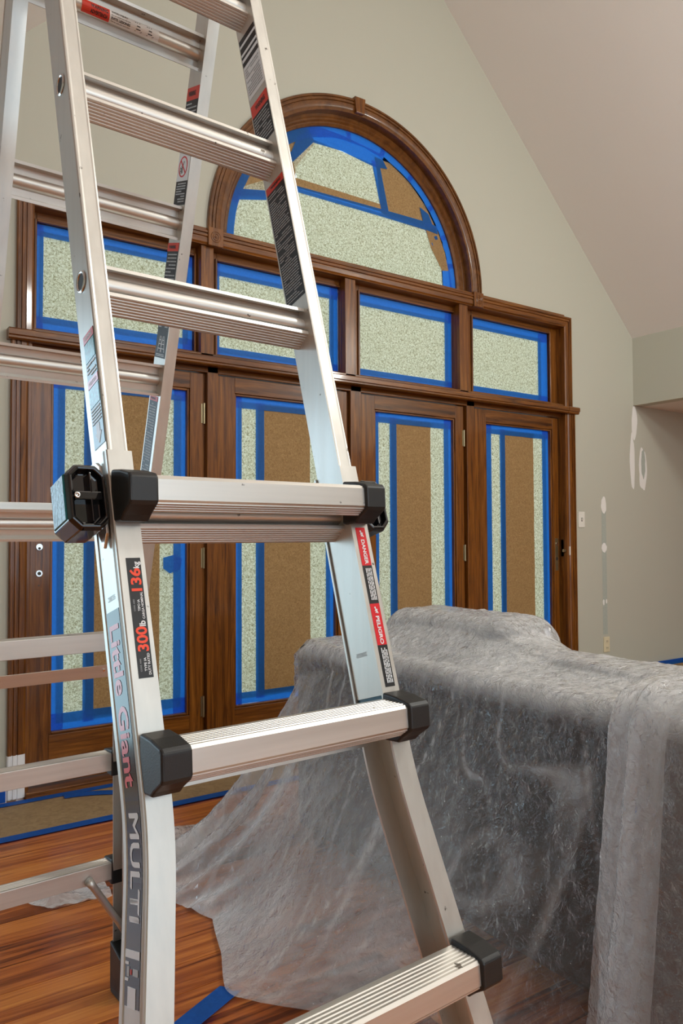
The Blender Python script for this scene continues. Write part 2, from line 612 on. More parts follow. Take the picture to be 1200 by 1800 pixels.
# planks laid parallel to the door wall
PW, PL = 0.127, 1.22
pm = G().box(0, PL - 0.0018, 0, PW - 0.0022, -0.012, 0.0)
pme = None
row, y = 0, 0.02
while y > -3.2:
    y -= PW
    off = (row * 0.437 + 0.21 * (row % 3)) % PL
    x = -1.9 - off
    while x < 5.6:
        if pme is None:
            o = pm.make('floor_plank', 'floor_plank_wood', fl)
            pme = o
        else:
            o = pme.copy()
            COL.objects.link(o)
            o.parent = fl
        o.location = (x, y, random.uniform(-0.0003, 0.0003))
        x += PL
    row += 1

def hole_top(x):
    d = x - CX
    if abs(d) < 0.90:
        return max(OZT, SPZ + math.sqrt(0.90 ** 2 - d * d))
    return OZT
# window wall: patio opening on the left, then the french door and arch opening
PX0, PX1, PZ1 = -2.15, -0.55, 2.12
xs = [XL, PX0, PX1, OX0] + [CX - 0.90 * math.cos(t) for t in [math.pi * k / 48 for k in range(49)]] + [OX1, EAVE_X, XR]
xs = sorted(set(round(x, 5) for x in xs))
g = G()
for a, b in zip(xs[:-1], xs[1:]):
    m = (a + b) / 2
    ta, tb = 5.6, 5.6
    if PX0 <= m <= PX1:
        ba = bb = PZ1
    elif OX0 <= m <= OX1:
        ba, bb = hole_top(a + 1e-4), hole_top(b - 1e-4)
    else:
        ba = bb = 0.0
    i = len(g.v)
    for yy in (0.0, 0.16):
        g.v += [(a, yy, ba), (b, yy, bb), (b, yy, tb), (a, yy, ta)]
    g.f += [(i, i + 1, i + 2, i + 3), (i + 7, i + 6, i + 5, i + 4), (i, i + 4, i + 5, i + 1)]
wf = g.make('wall_front', 'wall_paint')
struct(wf, 'beige gable wall around the arched french door unit', 'wall')

# sloped ceilings
def slab(pts, name, mat, label, cat):
    n = len(pts)
    a = [Vector(p) for p in pts]
    nrm = (a[1] - a[0]).cross(a[2] - a[0]).normalized() * 0.08
    if nrm.z < 0:
        nrm = -nrm
    o = G().loops([a, [p + nrm for p in a]]).make(name, mat)
    return struct(o, label, cat)
RZ = ceil_z(CX)
slab([(EAVE_X, 0.16, EAVE_Z), (CX, 0.16, RZ), (CX, YB, RZ), (EAVE_X, YB, EAVE_Z)], 'ceiling', 'ceiling_paint', 'pale textured ceiling sloping down on the right', 'ceiling')
xl0 = 2 * CX - EAVE_X
slab([(xl0, 0.16, EAVE_Z), (CX, 0.16, RZ), (CX, YB, RZ), (xl0, YB, EAVE_Z)], 'ceiling', 'ceiling_paint', 'ceiling slope at the top left corner', 'ceiling')
slab([(XL, 0.16, EAVE_Z), (xl0, 0.16, EAVE_Z), (xl0, YB, EAVE_Z), (XL, YB, EAVE_Z)], 'ceiling', 'ceiling_paint', 'flat ceiling left of the gable', 'ceiling')
# right: header above the side room, its soffit and far walls
struct(G().box(EAVE_X, EAVE_X + 0.11, YB, 0.0, SOF, EAVE_Z + 0.06).make('wall_right', 'wall_paint'), 'beige header wall above the opening on the right', 'wall')
struct(G().box(EAVE_X + 0.11, XR, YB, 0.0, SOF, SOF + 0.06).make('ceiling', 'ceiling_paint'), 'low soffit ceiling of the side room at right', 'ceiling')
struct(G().box(XR, XR + 0.1, YB, 0.16, 0, EAVE_Z).make('wall_side_room', 'wall_paint'), 'far wall of the side room', 'wall')
struct(G().box(XL - 0.1, XL, YB, 0.16, 0, EAVE_Z + 0.1).make('wall_left', 'wall_paint'), 'left wall of the room', 'wall')
# back wall with a wide opening behind the photographer
g = G()
BX0, BX1, BZ0, BZ1 = -0.9, 3.3, 0.6, 3.4
g.box(XL, BX0, YB - 0.1, YB, 0, 5.6).box(BX1, XR, YB - 0.1, YB, 0, 5.6).box(BX0, BX1, YB - 0.1, YB, 0, BZ0).box(BX0, BX1, YB - 0.1, YB, BZ1, 5.6)
struct(g.make('wall_back', 'wall_paint'), 'wall behind the photographer with a wide opening', 'wall')
struct(G().box(-30, 30, 0.4, 40, -0.35, -0.3).make('ground', 'outside_ground'), 'ground outside the doors', 'ground')

# repaired drywall on the right of the wall: grey strip, white filler
def blob(cx, cz, rx, rz, mat, name, seed, y=-0.0006, n=26, rough=0.22):
    pts = []
    for k in range(n):
        a = 2 * math.pi * k / n
        q = 1 + rough * noise.noise(Vector((math.cos(a) * 1.7 + seed, math.sin(a) * 1.7, seed)))
        pts.append((cx + rx * q * math.cos(a), cz + rz * q * math.sin(a)))
    return polysheet(pts, y, 0.0010, name, mat, wf)
polysheet([(4.832, 0.418), (4.885, 0.416), (4.886, 1.405), (4.868, 1.43), (4.845, 1.43), (4.834, 1.40)], -0.0004, 0.001, 'drywall_patch', 'patch_grey', wf)
blob(4.860, 1.375, 0.030, 0.06, 'spackle', 'spackle_patch', 1.0, -0.0012)
blob(4.858, 1.06, 0.031, 0.035, 'spackle', 'spackle_patch', 2.0, -0.0012)
blob(4.843, 0.655, 0.010, 0.022, 'spackle', 'spackle_patch', 3.0, -0.0012)
blob(4.876, 0.66, 0.009, 0.016, 'spackle', 'spackle_patch', 4.0, -0.0012)
blob(5.255, 2.02, 0.035, 0.13, 'spackle', 'spackle_patch', 5.3)
blob(5.222, 1.72, 0.030, 0.21, 'spackle', 'spackle_patch', 6.1)
blob(5.355, 1.66, 0.052, 0.165, 'spackle', 'spackle_patch', 7.7)
blob(5.360, 1.71, 0.026, 0.115, 'patch_grey', 'drywall_patch', 8.2, -0.0012)

# switch and outlet beside the doors
def plate(name, label, x, z, w, h, mat, outlet):
    t = thing(name, label, 'wall plate', (x, 0, z - h / 2))
    bevel(G().box(x - w / 2, x + w / 2, -0.006, 0, z - h / 2, z + h / 2).make('cover_plate', mat, t), 0.003)
    if outlet:
        for dz in (-0.024, 0.024):
            f = bevel(G().box(x - 0.017, x + 0.017, -0.009, -0.004, z + dz - 0.014, z + dz + 0.014).make('socket', mat, t), 0.004)
            G().box(x - 0.008, x - 0.005, -0.0095, -0.007, z + dz - 0.006, z + dz + 0.006).box(x + 0.005, x + 0.008, -0.0095, -0.007, z + dz - 0.006, z + dz + 0.006).make('slots', 'slot_dark', f)
    else:
        G().box(x - 0.006, x + 0.006, -0.0068, -0.004, z - 0.013, z + 0.013).make('switch_slot', 'slot_dark', t)
        G().loops([[(x - 0.004, -0.006, z - 0.008), (x + 0.004, -0.006, z - 0.008), (x + 0.004, -0.006, z + 0.008), (x - 0.004, -0.006, z + 0.008)], [(x - 0.003, -0.018, z + 0.004), (x + 0.003, -0.018, z + 0.004), (x + 0.003, -0.017, z + 0.010), (x - 0.003, -0.017, z + 0.010)]]).make('toggle', mat, t)
plate('light_switch', 'off-white light switch on the wall right of the doors', 4.600, 1.265, 0.070, 0.114, 'plate_white', False)
plate('wall_outlet', 'almond electrical outlet below the grey drywall strip', 4.866, 0.342, 0.070, 0.114, 'plate_almond', True)

# ------------------------------------------------------------------ door unit: casing, posts, bar
def trim(n, label):
    return sempty('trim_%d' % n, label, 'trim')
tL = trim(1, 'stained wood casing left of the doors')
casing_v(0.713, 0.787, 0.20, 2.02, 'lower_casing', tL)
casing_v(0.7125, 0.7875, 0.012, 0.20, 'casing_foot_glare', tL, mat='white_baseboard_and_glare')  # window glare on the varnish, put in as a white foot
casing_v(0.733, 0.806, 2.066, 2.722, 'upper_casing', tL, 0, 1)
tR = trim(2, 'stained wood casing right of the doors')
casing_v(4.524, 4.450, 0.0, 2.02, 'lower_casing', tR)
casing_v(4.499, 4.426, 2.066, 2.722, 'upper_casing', tR, 0, 1)
tT = trim(3, 'stained wood head casing under the arch')
casing_h(2.722, 2.649, 0.733, 1.650, 'head_casing', tT, 1, 0)
casing_h(2.722, 2.649, 1.733, 3.522, 'head_casing', tT)
casing_h(2.722, 2.649, 3.607, 4.499, 'head_casing', tT, 0, 1)
for x in (1.6915, 3.5645):
    b = bevel(G().box(x - 0.0425, x + 0.0425, -0.030, 0, 2.642, 2.738).make('rosette_block', 'wood_upright', tT), 0.003)
    g = G()
    for r0, r1, h in ((0.030, 0.024, 0.006), (0.019, 0.013, 0.006), (0.008, 0.0, 0.008)):
        ring = []
        for k in range(25):
            a = 2 * math.pi * k / 24
            c, s = math.cos(a), math.sin(a)
            rm = (r0 + r1) / 2
            ring.append([(x + r0 * c, -0.0295, 2.69 + r0 * s), (x + rm * c, -0.0295 - h, 2.69 + rm * s), (x + r1 * c, -0.0295, 2.69 + r1 * s)])
        g.loops(ring, closed=False, caps=False)
    g.make('rosette_ring', 'wood_upright', b, True)
# arch casing, reveal and inner frame
tA = trim(4, 'curved stained wood casing of the arch window')
prof = [(AR - t * 0.073, -d) for t, d in CAS]
arc_sweep(CX, SPZ, prof, 0, math.pi, 72, 'arch_casing', 'wood_arch', tA)
arc_sweep(CX, SPZ, [(0.903, -0.012), (0.903, 0.15), (0.888, 0.15), (0.888, -0.012)], 0, math.pi, 72, 'arch_reveal', 'wood_arch', tA)
arc_sweep(CX, SPZ, [(0.89, 0.040), (0.89, 0.10), (0.83, 0.10), (0.83, 0.066), (0.842, 0.056), (0.85, 0.056), (0.858, 0.046), (0.868, 0.046), (0.874, 0.040)], 0, math.pi, 72, 'arch_sash', 'wood_arch', tA)
kx, kz, ka = CX - 0.0, SPZ, R(91)
g = G()
def ap(r, a, y):
    return (CX + r * math.cos(a), y, SPZ + r * math.sin(a))
dk = 0.034
g.loops([[ap(0.892, ka - dk, 0.0), ap(0.892, ka + dk, 0.0), ap(0.985, ka + dk * 1.15, 0.0), ap(0.985, ka - dk * 1.15, 0.0)],
         [ap(0.892, ka - dk, -0.036), ap(0.892, ka + dk, -0.036), ap(0.985, ka + dk * 1.15, -0.036), ap(0.985, ka - dk * 1.15, -0.036)]])
bevel(g.make('keystone', 'wood_upright', tA), 0.003)
# jambs, head, posts, sill
tJ = trim(5, 'stained wood jambs and posts dividing the doors and transoms')
def wb(name, x0, x1, y0, y1, z0, z1, mat, parent, bv=0.003):
    return bevel(G().box(x0, x1, y0, y1, z0, z1).make(name, mat, parent), bv)
wb('side_jamb', 0.785, 0.803, -0.012, 0.15, 0.0, 2.655, 'wood_upright', tJ)
wb('side_jamb', 4.428, 4.452, -0.012, 0.15, 0.0, 2.655, 'wood_upright', tJ)
wb('head_jamb', 0.80, 4.432, -0.012, 0.15, 2.645, 2.735, 'wood_level', tJ)
for a, b in ((1.622, 1.693), (2.521, 2.594), (3.417, 3.492)):
    wb('transom_post', a, b, 0.0, 0.12, 2.05, 2.65, 'wood_upright', tJ)
for a, b in ((1.672, 1.734), (2.577, 2.654), (3.502, 3.572)):
    wb('door_post', a, b, 0.030, 0.12, 0.03, 2.03, 'wood_upright', tJ)
    wb('door_stop', a - 0.014, a, 0.062, 0.12, 0.03, 2.0, 'wood_upright', tJ, 0.002)
wb('door_head', 0.80, 4.432, 0.030, 0.12, 1.996, 2.06, 'wood_level', tJ)
wb('door_sill', 0.79, 4.46, -0.03, 0.16, 0.0, 0.030, 'wood_level', tJ)
wb('transom_sill', 0.80, 4.432, 0.0, 0.12, 2.055, 2.090, 'wood_level', tJ)
# moulded bar between doors and transoms, with end returns
tB = trim(6, 'moulded stained wood bar between doors and transoms')
bar = [(0.0, 2.022), (-0.036, 2.022), (-0.042, 2.028), (-0.042, 2.036), (-0.050, 2.040), (-0.050, 2.062), (-0.044, 2.068), (0.0, 2.068)]
G().loops([[(0.80, y, z) for y, z in bar], [(4.43, y, z) for y, z in bar]]).make('bar_moulding', 'wood_level', tB)
bar2 = [(y * 1.06, 2.045 + (z - 2.045) * 1.06) for y, z in bar]
for a, b in ((0.697, 0.806), (4.426, 4.540)):
    G().loops([[(a, y, z) for y, z in bar2], [(b, y, z) for y, z in bar2]]).make('bar_return', 'wood_level', tB)

# ------------------------------------------------------------------ transom windows and arch glass
GY = 0.095
TZ0, TZ1 = 2.106, 2.600
TR = [(0.833, 1.608), (1.738, 2.520), (2.663, 3.428), (3.586, 4.346)]
TF = [(0.803, 1.622), (1.693, 2.521), (2.594, 3.417), (3.492, 4.428)]
def sash(parent, fx0, fx1, fz0, fz1, gx0, gx1, gz0, gz1, y0, y1):
    for n, a, b, c, d, m in (('stile', fx0, gx0, fz0, fz1, 'wood_upright'), ('stile', gx1, fx1, fz0, fz1, 'wood_upright'), ('rail', gx0, gx1, fz0, gz0, 'wood_level'), ('rail', gx0, gx1, gz1, fz1, 'wood_level')):
        if b - a > 0.002 and d - c > 0.002:
            bevel(G().box(a, b, y0, y1, c, d).make(n, m, parent), 0.002)
def bead(parent, x0, x1, z0, z1, w, y0, y1):
    for a, b, c, d, m in ((x0 - w, x0, z0 - w, z1 + w, 'wood_upright'), (x1, x1 + w, z0 - w, z1 + w, 'wood_upright'), (x0, x1, z0 - w, z0, 'wood_level'), (x0, x1, z1, z1 + w, 'wood_level')):
        bevel(G().box(a, b, y0, y1, c, d).make('glazing_bead', m, parent), 0.003)
for i, ((a, b), (c, d)) in enumerate(zip(TR, TF)):
    w = sempty('window_%d' % (i + 1), 'transom window %s above the french doors' % ['at the far left', 'left of centre', 'right of centre', 'at the far right'][i], 'window', ((a + b) / 2, 0.09, TZ0))
    sash(w, c, d, 2.088, 2.647, a, b, TZ0, TZ1, 0.062, 0.115)
    bead(w, a, b, TZ0, TZ1, 0.012, 0.050, 0.075)
    G().box(a, b, GY, GY + 0.004, TZ0, TZ1).make('glass_pane', 'window_glass', w)
w5 = sempty('window_5', 'half-round arch window over the transoms', 'window', (CX, 0.09, SPZ))
ring = [(CX + 0.845 * math.cos(math.pi * k / 48), SPZ + 0.845 * math.sin(math.pi * k / 48)) for k in range(49)]
polysheet(ring, GY, 0.004, 'glass_pane', 'window_glass', w5)
wb('sash_bottom', CX - 0.88, CX + 0.88, 0.05, 0.11, SPZ - 0.02, SPZ + 0.012, 'wood_level', w5)

# ------------------------------------------------------------------ french doors
DZ0, DZ1 = 0.262, 1.897
DR = [(0.914, 1.572), (1.850, 2.482), (2.778, 3.406), (3.705, 4.343)]
DF = [(0.805, 1.656), (1.736, 2.562), (2.656, 3.486), (3.574, 4.412)]
DLAB = ['leftmost french door with bare lock holes in its left stile', 'french door second from the left', 'french door third from the left', 'rightmost french door with a handle rose at its right edge']
def cyl_y(g, x, z, y0, y1, r, seg=18):
    ring = lambda y: [(x + r * math.cos(2 * math.pi * k / seg), y, z + r * math.sin(2 * math.pi * k / seg)) for k in range(seg)]
    return g.loops([ring(y0), ring(y1)])
doors = []
for i, ((a, b), (c, d)) in enumerate(zip(DR, DF)):
    D = sempty('door_%d' % (i + 1), DLAB[i], 'door', ((c + d) / 2, 0.07, 0.03))
    sash(D, c, d, 0.034, 1.992, a - 0.012, b + 0.012, DZ0 - 0.012, DZ1 + 0.012, 0.048, 0.105)
    bead(D, a, b, DZ0, DZ1, 0.012, 0.056, 0.09)
    G().box(a, b, GY, GY + 0.004, DZ0, DZ1).make('glass_pane', 'window_glass', D)
    doors.append(D)
def hinge(D, x, z):
    h = G().box(x - 0.014, x - 0.001, 0.0455, 0.049, z - 0.05, z + 0.05).make('hinge', 'brass_aged', D)
    G().tube([(x, 0.044, z - 0.053), (x, 0.044, z + 0.053)], 0.0062, 10).make('hinge_barrel', 'brass_aged', h)
for z in (1.785, 1.04, 0.285):
    hinge(doors[0], 1.659, z)
    hinge(doors[2], 3.489, z)
# bare lock plate on door 1
x = 0.853
pl = bevel(G().box(x - 0.016, x + 0.016, 0.0472, 0.049, 0.91, 1.175).make('lock_backplate', 'wood_upright', doors[0]), 0.001)
for z, r in ((1.105, 0.0145), (0.985, 0.0145)):
    h = cyl_y(G(), x, z, 0.040, 0.049, r).make('lock_cylinder', 'steel_bright', pl)
cyl_y(G(), x, 0.985, 0.0392, 0.041, 0.008).make('lock_hole', 'slot_dark', pl)
cyl_y(G(), x, 1.098, 0.0392, 0.041, 0.006).make('lock_hole', 'slot_dark', pl)
for z in (1.155, 0.93):
    cyl_y(G(), x, z, 0.0460, 0.049, 0.0034).make('screw_hole', 'slot_dark', pl)
# handle hardware on door 4
x = 4.385
pl = bevel(G().box(x - 0.016, x + 0.016, 0.0465, 0.049, 0.90, 1.13).make('lock_backplate', 'brass_aged', doors[3]), 0.001)
cyl_y(G(), x, 1.09, 0.040, 0.049, 0.012).make('lock_cylinder', 'steel_bright', pl)
cyl_y(G(), x, 0.985, 0.0455, 0.048, 0.013).make('lock_hole', 'slot_dark', pl)
st = G().box(4.428, 4.4285, 0.020, 0.044, 1.0, 1.12).make('strike_plate', 'brass_aged', doors[3])
bevel(G().box(4.395, 4.45, 0.0, 0.008, 1.032, 1.052).make('latch_lever', 'brass_aged', doors[3]), 0.003)
bevel(G().box(4.445, 4.452, -0.022, 0.004, 1.010, 1.072).make('latch_guard', 'plate_white', doors[3]), 0.002)

# ------------------------------------------------------------------ masking paper and blue tape over the glass
YT, YBN, YW = 0.0775, 0.0815, 0.0850       # tape in front of brown paper in front of white paper
TH = 0
def strip(parent, x0, x1, z0, z1, y=YT, seed=0.0):
    """one torn length of tape: slightly ragged short ends, thin real sheet"""
    hor = (x1 - x0) > (z1 - z0)
    n = 9
    pts = []
    L = (x1 - x0) if hor else (z1 - z0)
    Wd = (z1 - z0) if hor else (x1 - x0)
    m = max(6, int(L / 0.08))
    lo = [(L * k / m, 0.0016 * noise.noise(Vector((k * 1.3 + seed, seed * 7, 1)))) for k in range(m + 1)]
    hi = [(L * k / m, Wd + 0.0016 * noise.noise(Vector((k * 1.3 + seed, seed * 7, 5)))) for k in range(m + 1)]
    endr = [(L + 0.004 * noise.noise(Vector((k * 2.1, seed, 9))), Wd * k / 5) for k in range(1, 5)]
    endl = [(0.004 * noise.noise(Vector((k * 2.1, seed, 3))), Wd * k / 5) for k in range(4, 0, -1)]
    pts = lo + endr + hi[::-1] + endl
    if hor:
        pts = [(x0 + p, z0 + q) for p, q in pts]
    else:
        pts = [(x0 + q, z0 + p) for p, q in pts]
    return polysheet(pts, y, TH, 'tape_strip', 'blue_tape', parent)

PLACE = ['leftmost', 'second from left', 'third from left', 'rightmost']
# x bounds: glass edge, paper edge under tape, white, inner tape, brown, white, tape
DM = [
    (0.914, 0.938, 0.972, 1.061, 1.112, 1.437, 1.509, 1.572),
    (1.850, 1.868, 1.894, 1.980, 2.032, 2.328, 2.432, 2.482),
    (2.778, 2.784, 2.816, 2.903, 2.956, 3.233, 3.344, 3.406),
    (3.705, 3.722, 3.772, 3.856, 3.906, 4.191, 4.280, 4.343)]
for i, (gx0, px0, w0, w1, b0, b1, w2, gx1) in enumerate(DM):
    t = thing('masking_cover', 'brown and cream masking paper framed with blue tape on the %s french door' % PLACE[i], 'masking paper', ((gx0 + gx1) / 2, YW, DZ0))
    ztop = DZ1 - (0.058 if i != 0 else 0.052)
    zbot = DZ0 + (0.060 if i != 0 else 0.075)
    crumple(px0, gx1 - 0.022, DZ0 + 0.030, DZ1 - 0.022, YW, 'white_paper', 'paper_white', t, 0.0012, 0.03, i * 3.1)
    crumple(w1 + 0.012, b1, DZ0 + 0.040, DZ1 - 0.030, YBN, 'brown_paper', 'paper_brown', t, 0.0024 if i == 3 else 0.0013, 0.022, 20 + i * 5.7, scale=7.0, aniso=(2.0, 1.0))
    s = i * 11.0
    strip(t, gx0, w0, DZ0, DZ1, YT + 0.0010, s)
    strip(t, w2, gx1, DZ0, DZ1, YT + 0.0010, s + 1)
    strip(t, w1, b0, DZ0 + 0.02, DZ1 - 0.02, YT + 0.0020, s + 2)
    strip(t, gx0, gx1, ztop, DZ1, YT, s + 3)
    strip(t, gx0, gx1, DZ0, zbot, YT, s + 4)
    if i == 0:
        polysheet([(1.455, 1.045), (1.52, 1.06), (1.555, 1.035), (1.545, 0.985), (1.49, 0.965), (1.455, 0.99)], YT - 0.0008, TH, 'tape_scrap', 'blue_tape', t)
TM = [((0.833, 0.868, 1.555, 1.608), (2.170, 2.545)), ((1.738, 1.762, 2.462, 2.520), (2.152, 2.532)), ((2.663, 2.670, 3.360, 3.428), (2.150, 2.532)), ((3.586, 3.590, 4.250, 4.346), (2.148, 2.535))]
for i, ((g0, w0, w1, g1), (z0, z1)) in enumerate(TM):
    t = thing('masking_cover', 'cream masking paper framed with blue tape on the %s transom window' % PLACE[i], 'masking paper', ((g0 + g1) / 2, YW, TZ0))
    crumple(g0 + 0.016, w1 + 0.030, z0 - 0.030, z1 + 0.026, YW, 'white_paper', 'paper_white', t, 0.0014, 0.03, 50 + i * 3.1)
    s = 60 + i * 11.0
    strip(t, g0, max(w0, g0 + 0.008), TZ0, TZ1, YT + 0.0010, s)
    strip(t, w1, g1, TZ0, TZ1, YT + 0.0010, s + 1)
    strip(t, g0, g1, z1, TZ1, YT, s + 2)
    strip(t, g0, g1, TZ0, z0, YT, s + 3)
# arch window
t = thing('masking_cover', 'patchwork of cream and brown paper with blue tape in the arch window', 'masking paper', (CX, YW, SPZ))
def gridpoly(pts, y, name, mat, parent, amp, seed, res=0.03):
    """wavy sheet clipped to a convex outline (x, z)"""
    bm = bmesh.new()
    vs = [bm.verts.new((p[0], 0, p[1])) for p in pts]
    bm.faces.new(vs)
    xs_ = [p[0] for p in pts]
    zs_ = [p[1] for p in pts]
    for ax, a, b in ((0, min(xs_), max(xs_)), (2, min(zs_), max(zs_))):
        k = a + res
        while k < b:
            co_ = [0, 0, 0]
            co_[ax] = k
            no_ = [0, 0, 0]
            no_[ax] = 1
            bmesh.ops.bisect_plane(bm, geom=list(bm.verts) + list(bm.edges) + list(bm.faces), plane_co=co_, plane_no=no_)
            k += res
    bm.verts.index_update()
    v = []
    for q in bm.verts:
        w_ = Vector((q.co.x * 8 + seed, q.co.z * 8, seed))
        v.append((q.co.x, y + amp * (noise.noise(w_) + 0.4 * noise.noise(w_ * 2.6)), q.co.z))
    f = [tuple(q.index for q in fc.verts) for fc in bm.faces]
    bm.free()
    return mesh_obj(name, v, f, mat, parent, True, recalc=False)
def arcpts(r, a0, a1, n):
    return [(CX + r * math.cos(a0 + (a1 - a0) * k / n), SPZ + r * math.sin(a0 + (a1 - a0) * k / n)) for k in range(n + 1)]
gridpoly([(2.80, 3.47), (2.93, 3.465), (3.08, 3.385), (3.21, 3.27), (3.30, 3.14), (3.30, 3.10), (2.85, 3.12)], YBN + 0.0065, 'brown_paper', 'paper_brown', t, 0.0012, 3.0)
gridpoly([(2.15, 3.50), (2.32, 3.50), (2.37, 3.43), (2.24, 3.25), (2.24, 3.15), (2.05, 3.15), (1.98, 3.33)], YBN + 0.0065, 'brown_paper', 'paper_brown', t, 0.0012, 7.0)
gridpoly([(1.90, 3.17), (2.06, 3.20), (2.12, 3.12), (2.12, 3.05), (1.83, 2.98), (1.82, 3.03)], YBN + 0.0065, 'brown_paper', 'paper_brown', t, 0.0012, 9.0)
gridpoly([(2.10, 3.19), (2.86, 3.185), (2.86, 3.14), (2.10, 3.13)], YBN - 0.001, 'brown_paper', 'paper_brown', t, 0.0008, 11.0)
gridpoly([(3.20, 3.13), (3.31, 3.12), (3.37, 2.99), (3.40, 2.88), (3.345, 2.87), (3.25, 3.00)], YBN - 0.001, 'brown_paper', 'paper_brown', t, 0.0006, 13.0)
gridpoly([(1.788, 2.755), (1.792, 2.881), (1.806, 2.958), (1.86, 3.03), (2.02, 3.115), (2.26, 3.130), (2.80, 3.130), (3.205, 3.125), (3.235, 3.047), (3.341, 2.911), (3.352, 2.755)], YW, 'white_paper', 'paper_white', t, 0.0022, 71.0)
gridpoly([(2.222, 3.282), (2.250, 3.172), (2.859, 3.176), (2.790, 3.42), (2.364, 3.445)], YW - 0.001, 'white_paper', 'paper_white', t, 0.0018, 75.0)
def ringstrip(r0, r1, a0, a1, y):
    n = max(6, int(abs(a1 - a0) * 12))
    w = [(0.006 * noise.noise(Vector((k * 0.9, a0 * 5, 2)))) for k in range(n + 1)]
    inner = [(CX + (r0 + w[k]) * math.cos(a0 + (a1 - a0) * k / n), SPZ + (r0 + w[k]) * math.sin(a0 + (a1 - a0) * k / n)) for k in range(n + 1)]
    polysheet(arcpts(r1, a0, a1, n) + inner[::-1], y, TH, 'tape_strip', 'blue_tape', t)
cuts = [0.0, 0.22, 0.45, 0.70, 0.98, 1.28, 1.60, 1.92, 2.24, 2.55, 2.85, math.pi]
for k in range(len(cuts) - 1):
    ringstrip(0.772 if 1.0 < cuts[k] < 2.3 else 0.785, 0.842, cuts[k] - 0.02, cuts[k + 1] + 0.02, YT + 0.0006 * (k % 2))
def patch(pts, y=YT + 0.0018):
    polysheet(pts, y, TH, 'tape_strip', 'blue_tape', t)
patch([(2.10, 3.108), (2.786, 3.110), (3.205, 3.108), (3.31, 3.100), (3.30, 3.150), (3.229, 3.160), (2.861, 3.156), (2.10, 3.140)])
patch([(2.775, 3.44), (2.835, 3.445), (2.908, 3.150), (2.850, 3.150)], YT + 0.0026)
patch([(1.81, 3.020), (2.10, 3.076), (2.10, 3.025), (1.80, 2.955)])
patch([(2.10, 3.200), (2.222, 3.279), (2.364, 3.436), (2.330, 3.49), (2.250, 3.43), (2.211, 3.335), (2.08, 3.21)], YT + 0.0032)
patch([(2.26, 3.50), (2.364, 3.428), (2.557, 3.435), (2.80, 3.405), (2.90, 3.42), (2.84, 3.50), (2.55, 3.53), (2.35, 3.53)], YT + 0.0039)
patch([(3.16, 3.245), (3.235, 3.215), (3.31, 3.07), (3.23, 3.06), (3.20, 3.12)], YT + 0.0045)
patch([(3.235, 3.06), (3.30, 3.09), (3.40, 2.92), (3.43, 2.755), (3.352, 2.755), (3.345, 2.90)], YT + 0.0032)
strip(t, CX - 0.835, CX + 0.835, SPZ + 0.012, SPZ + 0.028, YT + 0.0052, 91.0)

# ------------------------------------------------------------------ floor protection along the wall
def floor_sheet(name, pts, z, th, mat, label, cat, group=None):
    o = G().loops([[(x, y, z) for x, y in pts], [(x, y, z + th) for x, y in pts]]).make(name, mat)
    return tag(o, label, cat, group)
def wavy(x0, x1, y0, y1, z, name, mat, amp, seed, step=0.05):
    nx, ny = int((x1 - x0) / step), max(3, int((y1 - y0) / step))
    v, f = [], []
    for j in range(ny + 1):
        for i in range(nx + 1):
            x, y = x0 + (x1 - x0) * i / nx, y0 + (y1 - y0) * j / ny
            v.append((x, y, z + amp * (0.6 + noise.noise(Vector((x * 3 + seed, y * 9, seed))))))
    for j in range(ny):
        for i in range(nx):
            a = j * (nx + 1) + i
            f.append((a, a + 1, a + nx + 2, a + nx + 1))
    return mesh_obj(name, v, f, mat, None, True, recalc=False)
tag(wavy(-1.0, 1.98, -0.47, -0.04, 0.0016, 'floor_paper', 'floor_paper', 0.0016, 2.0), 'brown floor paper taped down along the door sill', 'floor paper')
tag(wavy(2.00, 5.9, -0.62, -0.012, 0.0016, 'floor_paper', 'floor_paper', 0.0016, 5.0), 'brown floor paper along the wall behind the covered sofa', 'floor paper')
def ftape(name, pts, z, label, group=None):
    return floor_sheet(name, pts, z, 0.0006, 'blue_tape', label, 'tape', group)
def ragged(x0, x1, ya0, yb0, ya1, yb1, seed, n=24):
    lo = [(x0 + (x1 - x0) * k / n, ya0 + (ya1 - ya0) * k / n + 0.002 * noise.noise(Vector((k * 0.7, seed, 0)))) for k in range(n + 1)]
    hi = [(x0 + (x1 - x0) * k / n, yb0 + (yb1 - yb0) * k / n + 0.002 * noise.noise(Vector((k * 0.7, seed, 4)))) for k in range(n + 1)]
    return lo + hi[::-1]
ftape('floor_tape', ragged(-1.0, 2.6, -0.494, -0.440, -0.478, -0.424, 1.0), 0.0056, 'straight blue tape line along the front edge of the floor paper')
ftape('floor_tape', ragged(-0.2, 1.9, -0.075, -0.030, -0.075, -0.028, 2.0), 0.0056, 'blue tape along the foot of the door sill')
arcp = [(0.80 + 0.42 * math.sin(a), -0.46 + 0.40 * math.cos(a)) for a in [R(5 + 62 * k / 14) for k in range(15)]]
arcq = [(0.80 + 0.365 * math.sin(a), -0.46 + 0.345 * math.cos(a)) for a in [R(5 + 62 * k / 14) for k in range(15)]]
ftape('floor_tape', [(x + 0.10, y) for x, y in arcp + arcq[::-1]], 0.0066, 'curved blue tape strip crossing the floor paper')
ftape('floor_tape', [(0.50, -0.275), (0.600, -0.268), (0.622, -0.285), (0.615, -0.315), (0.59, -0.325), (0.50, -0.318)], 0.0066, 'torn blue tape end on the floor paper at the left')
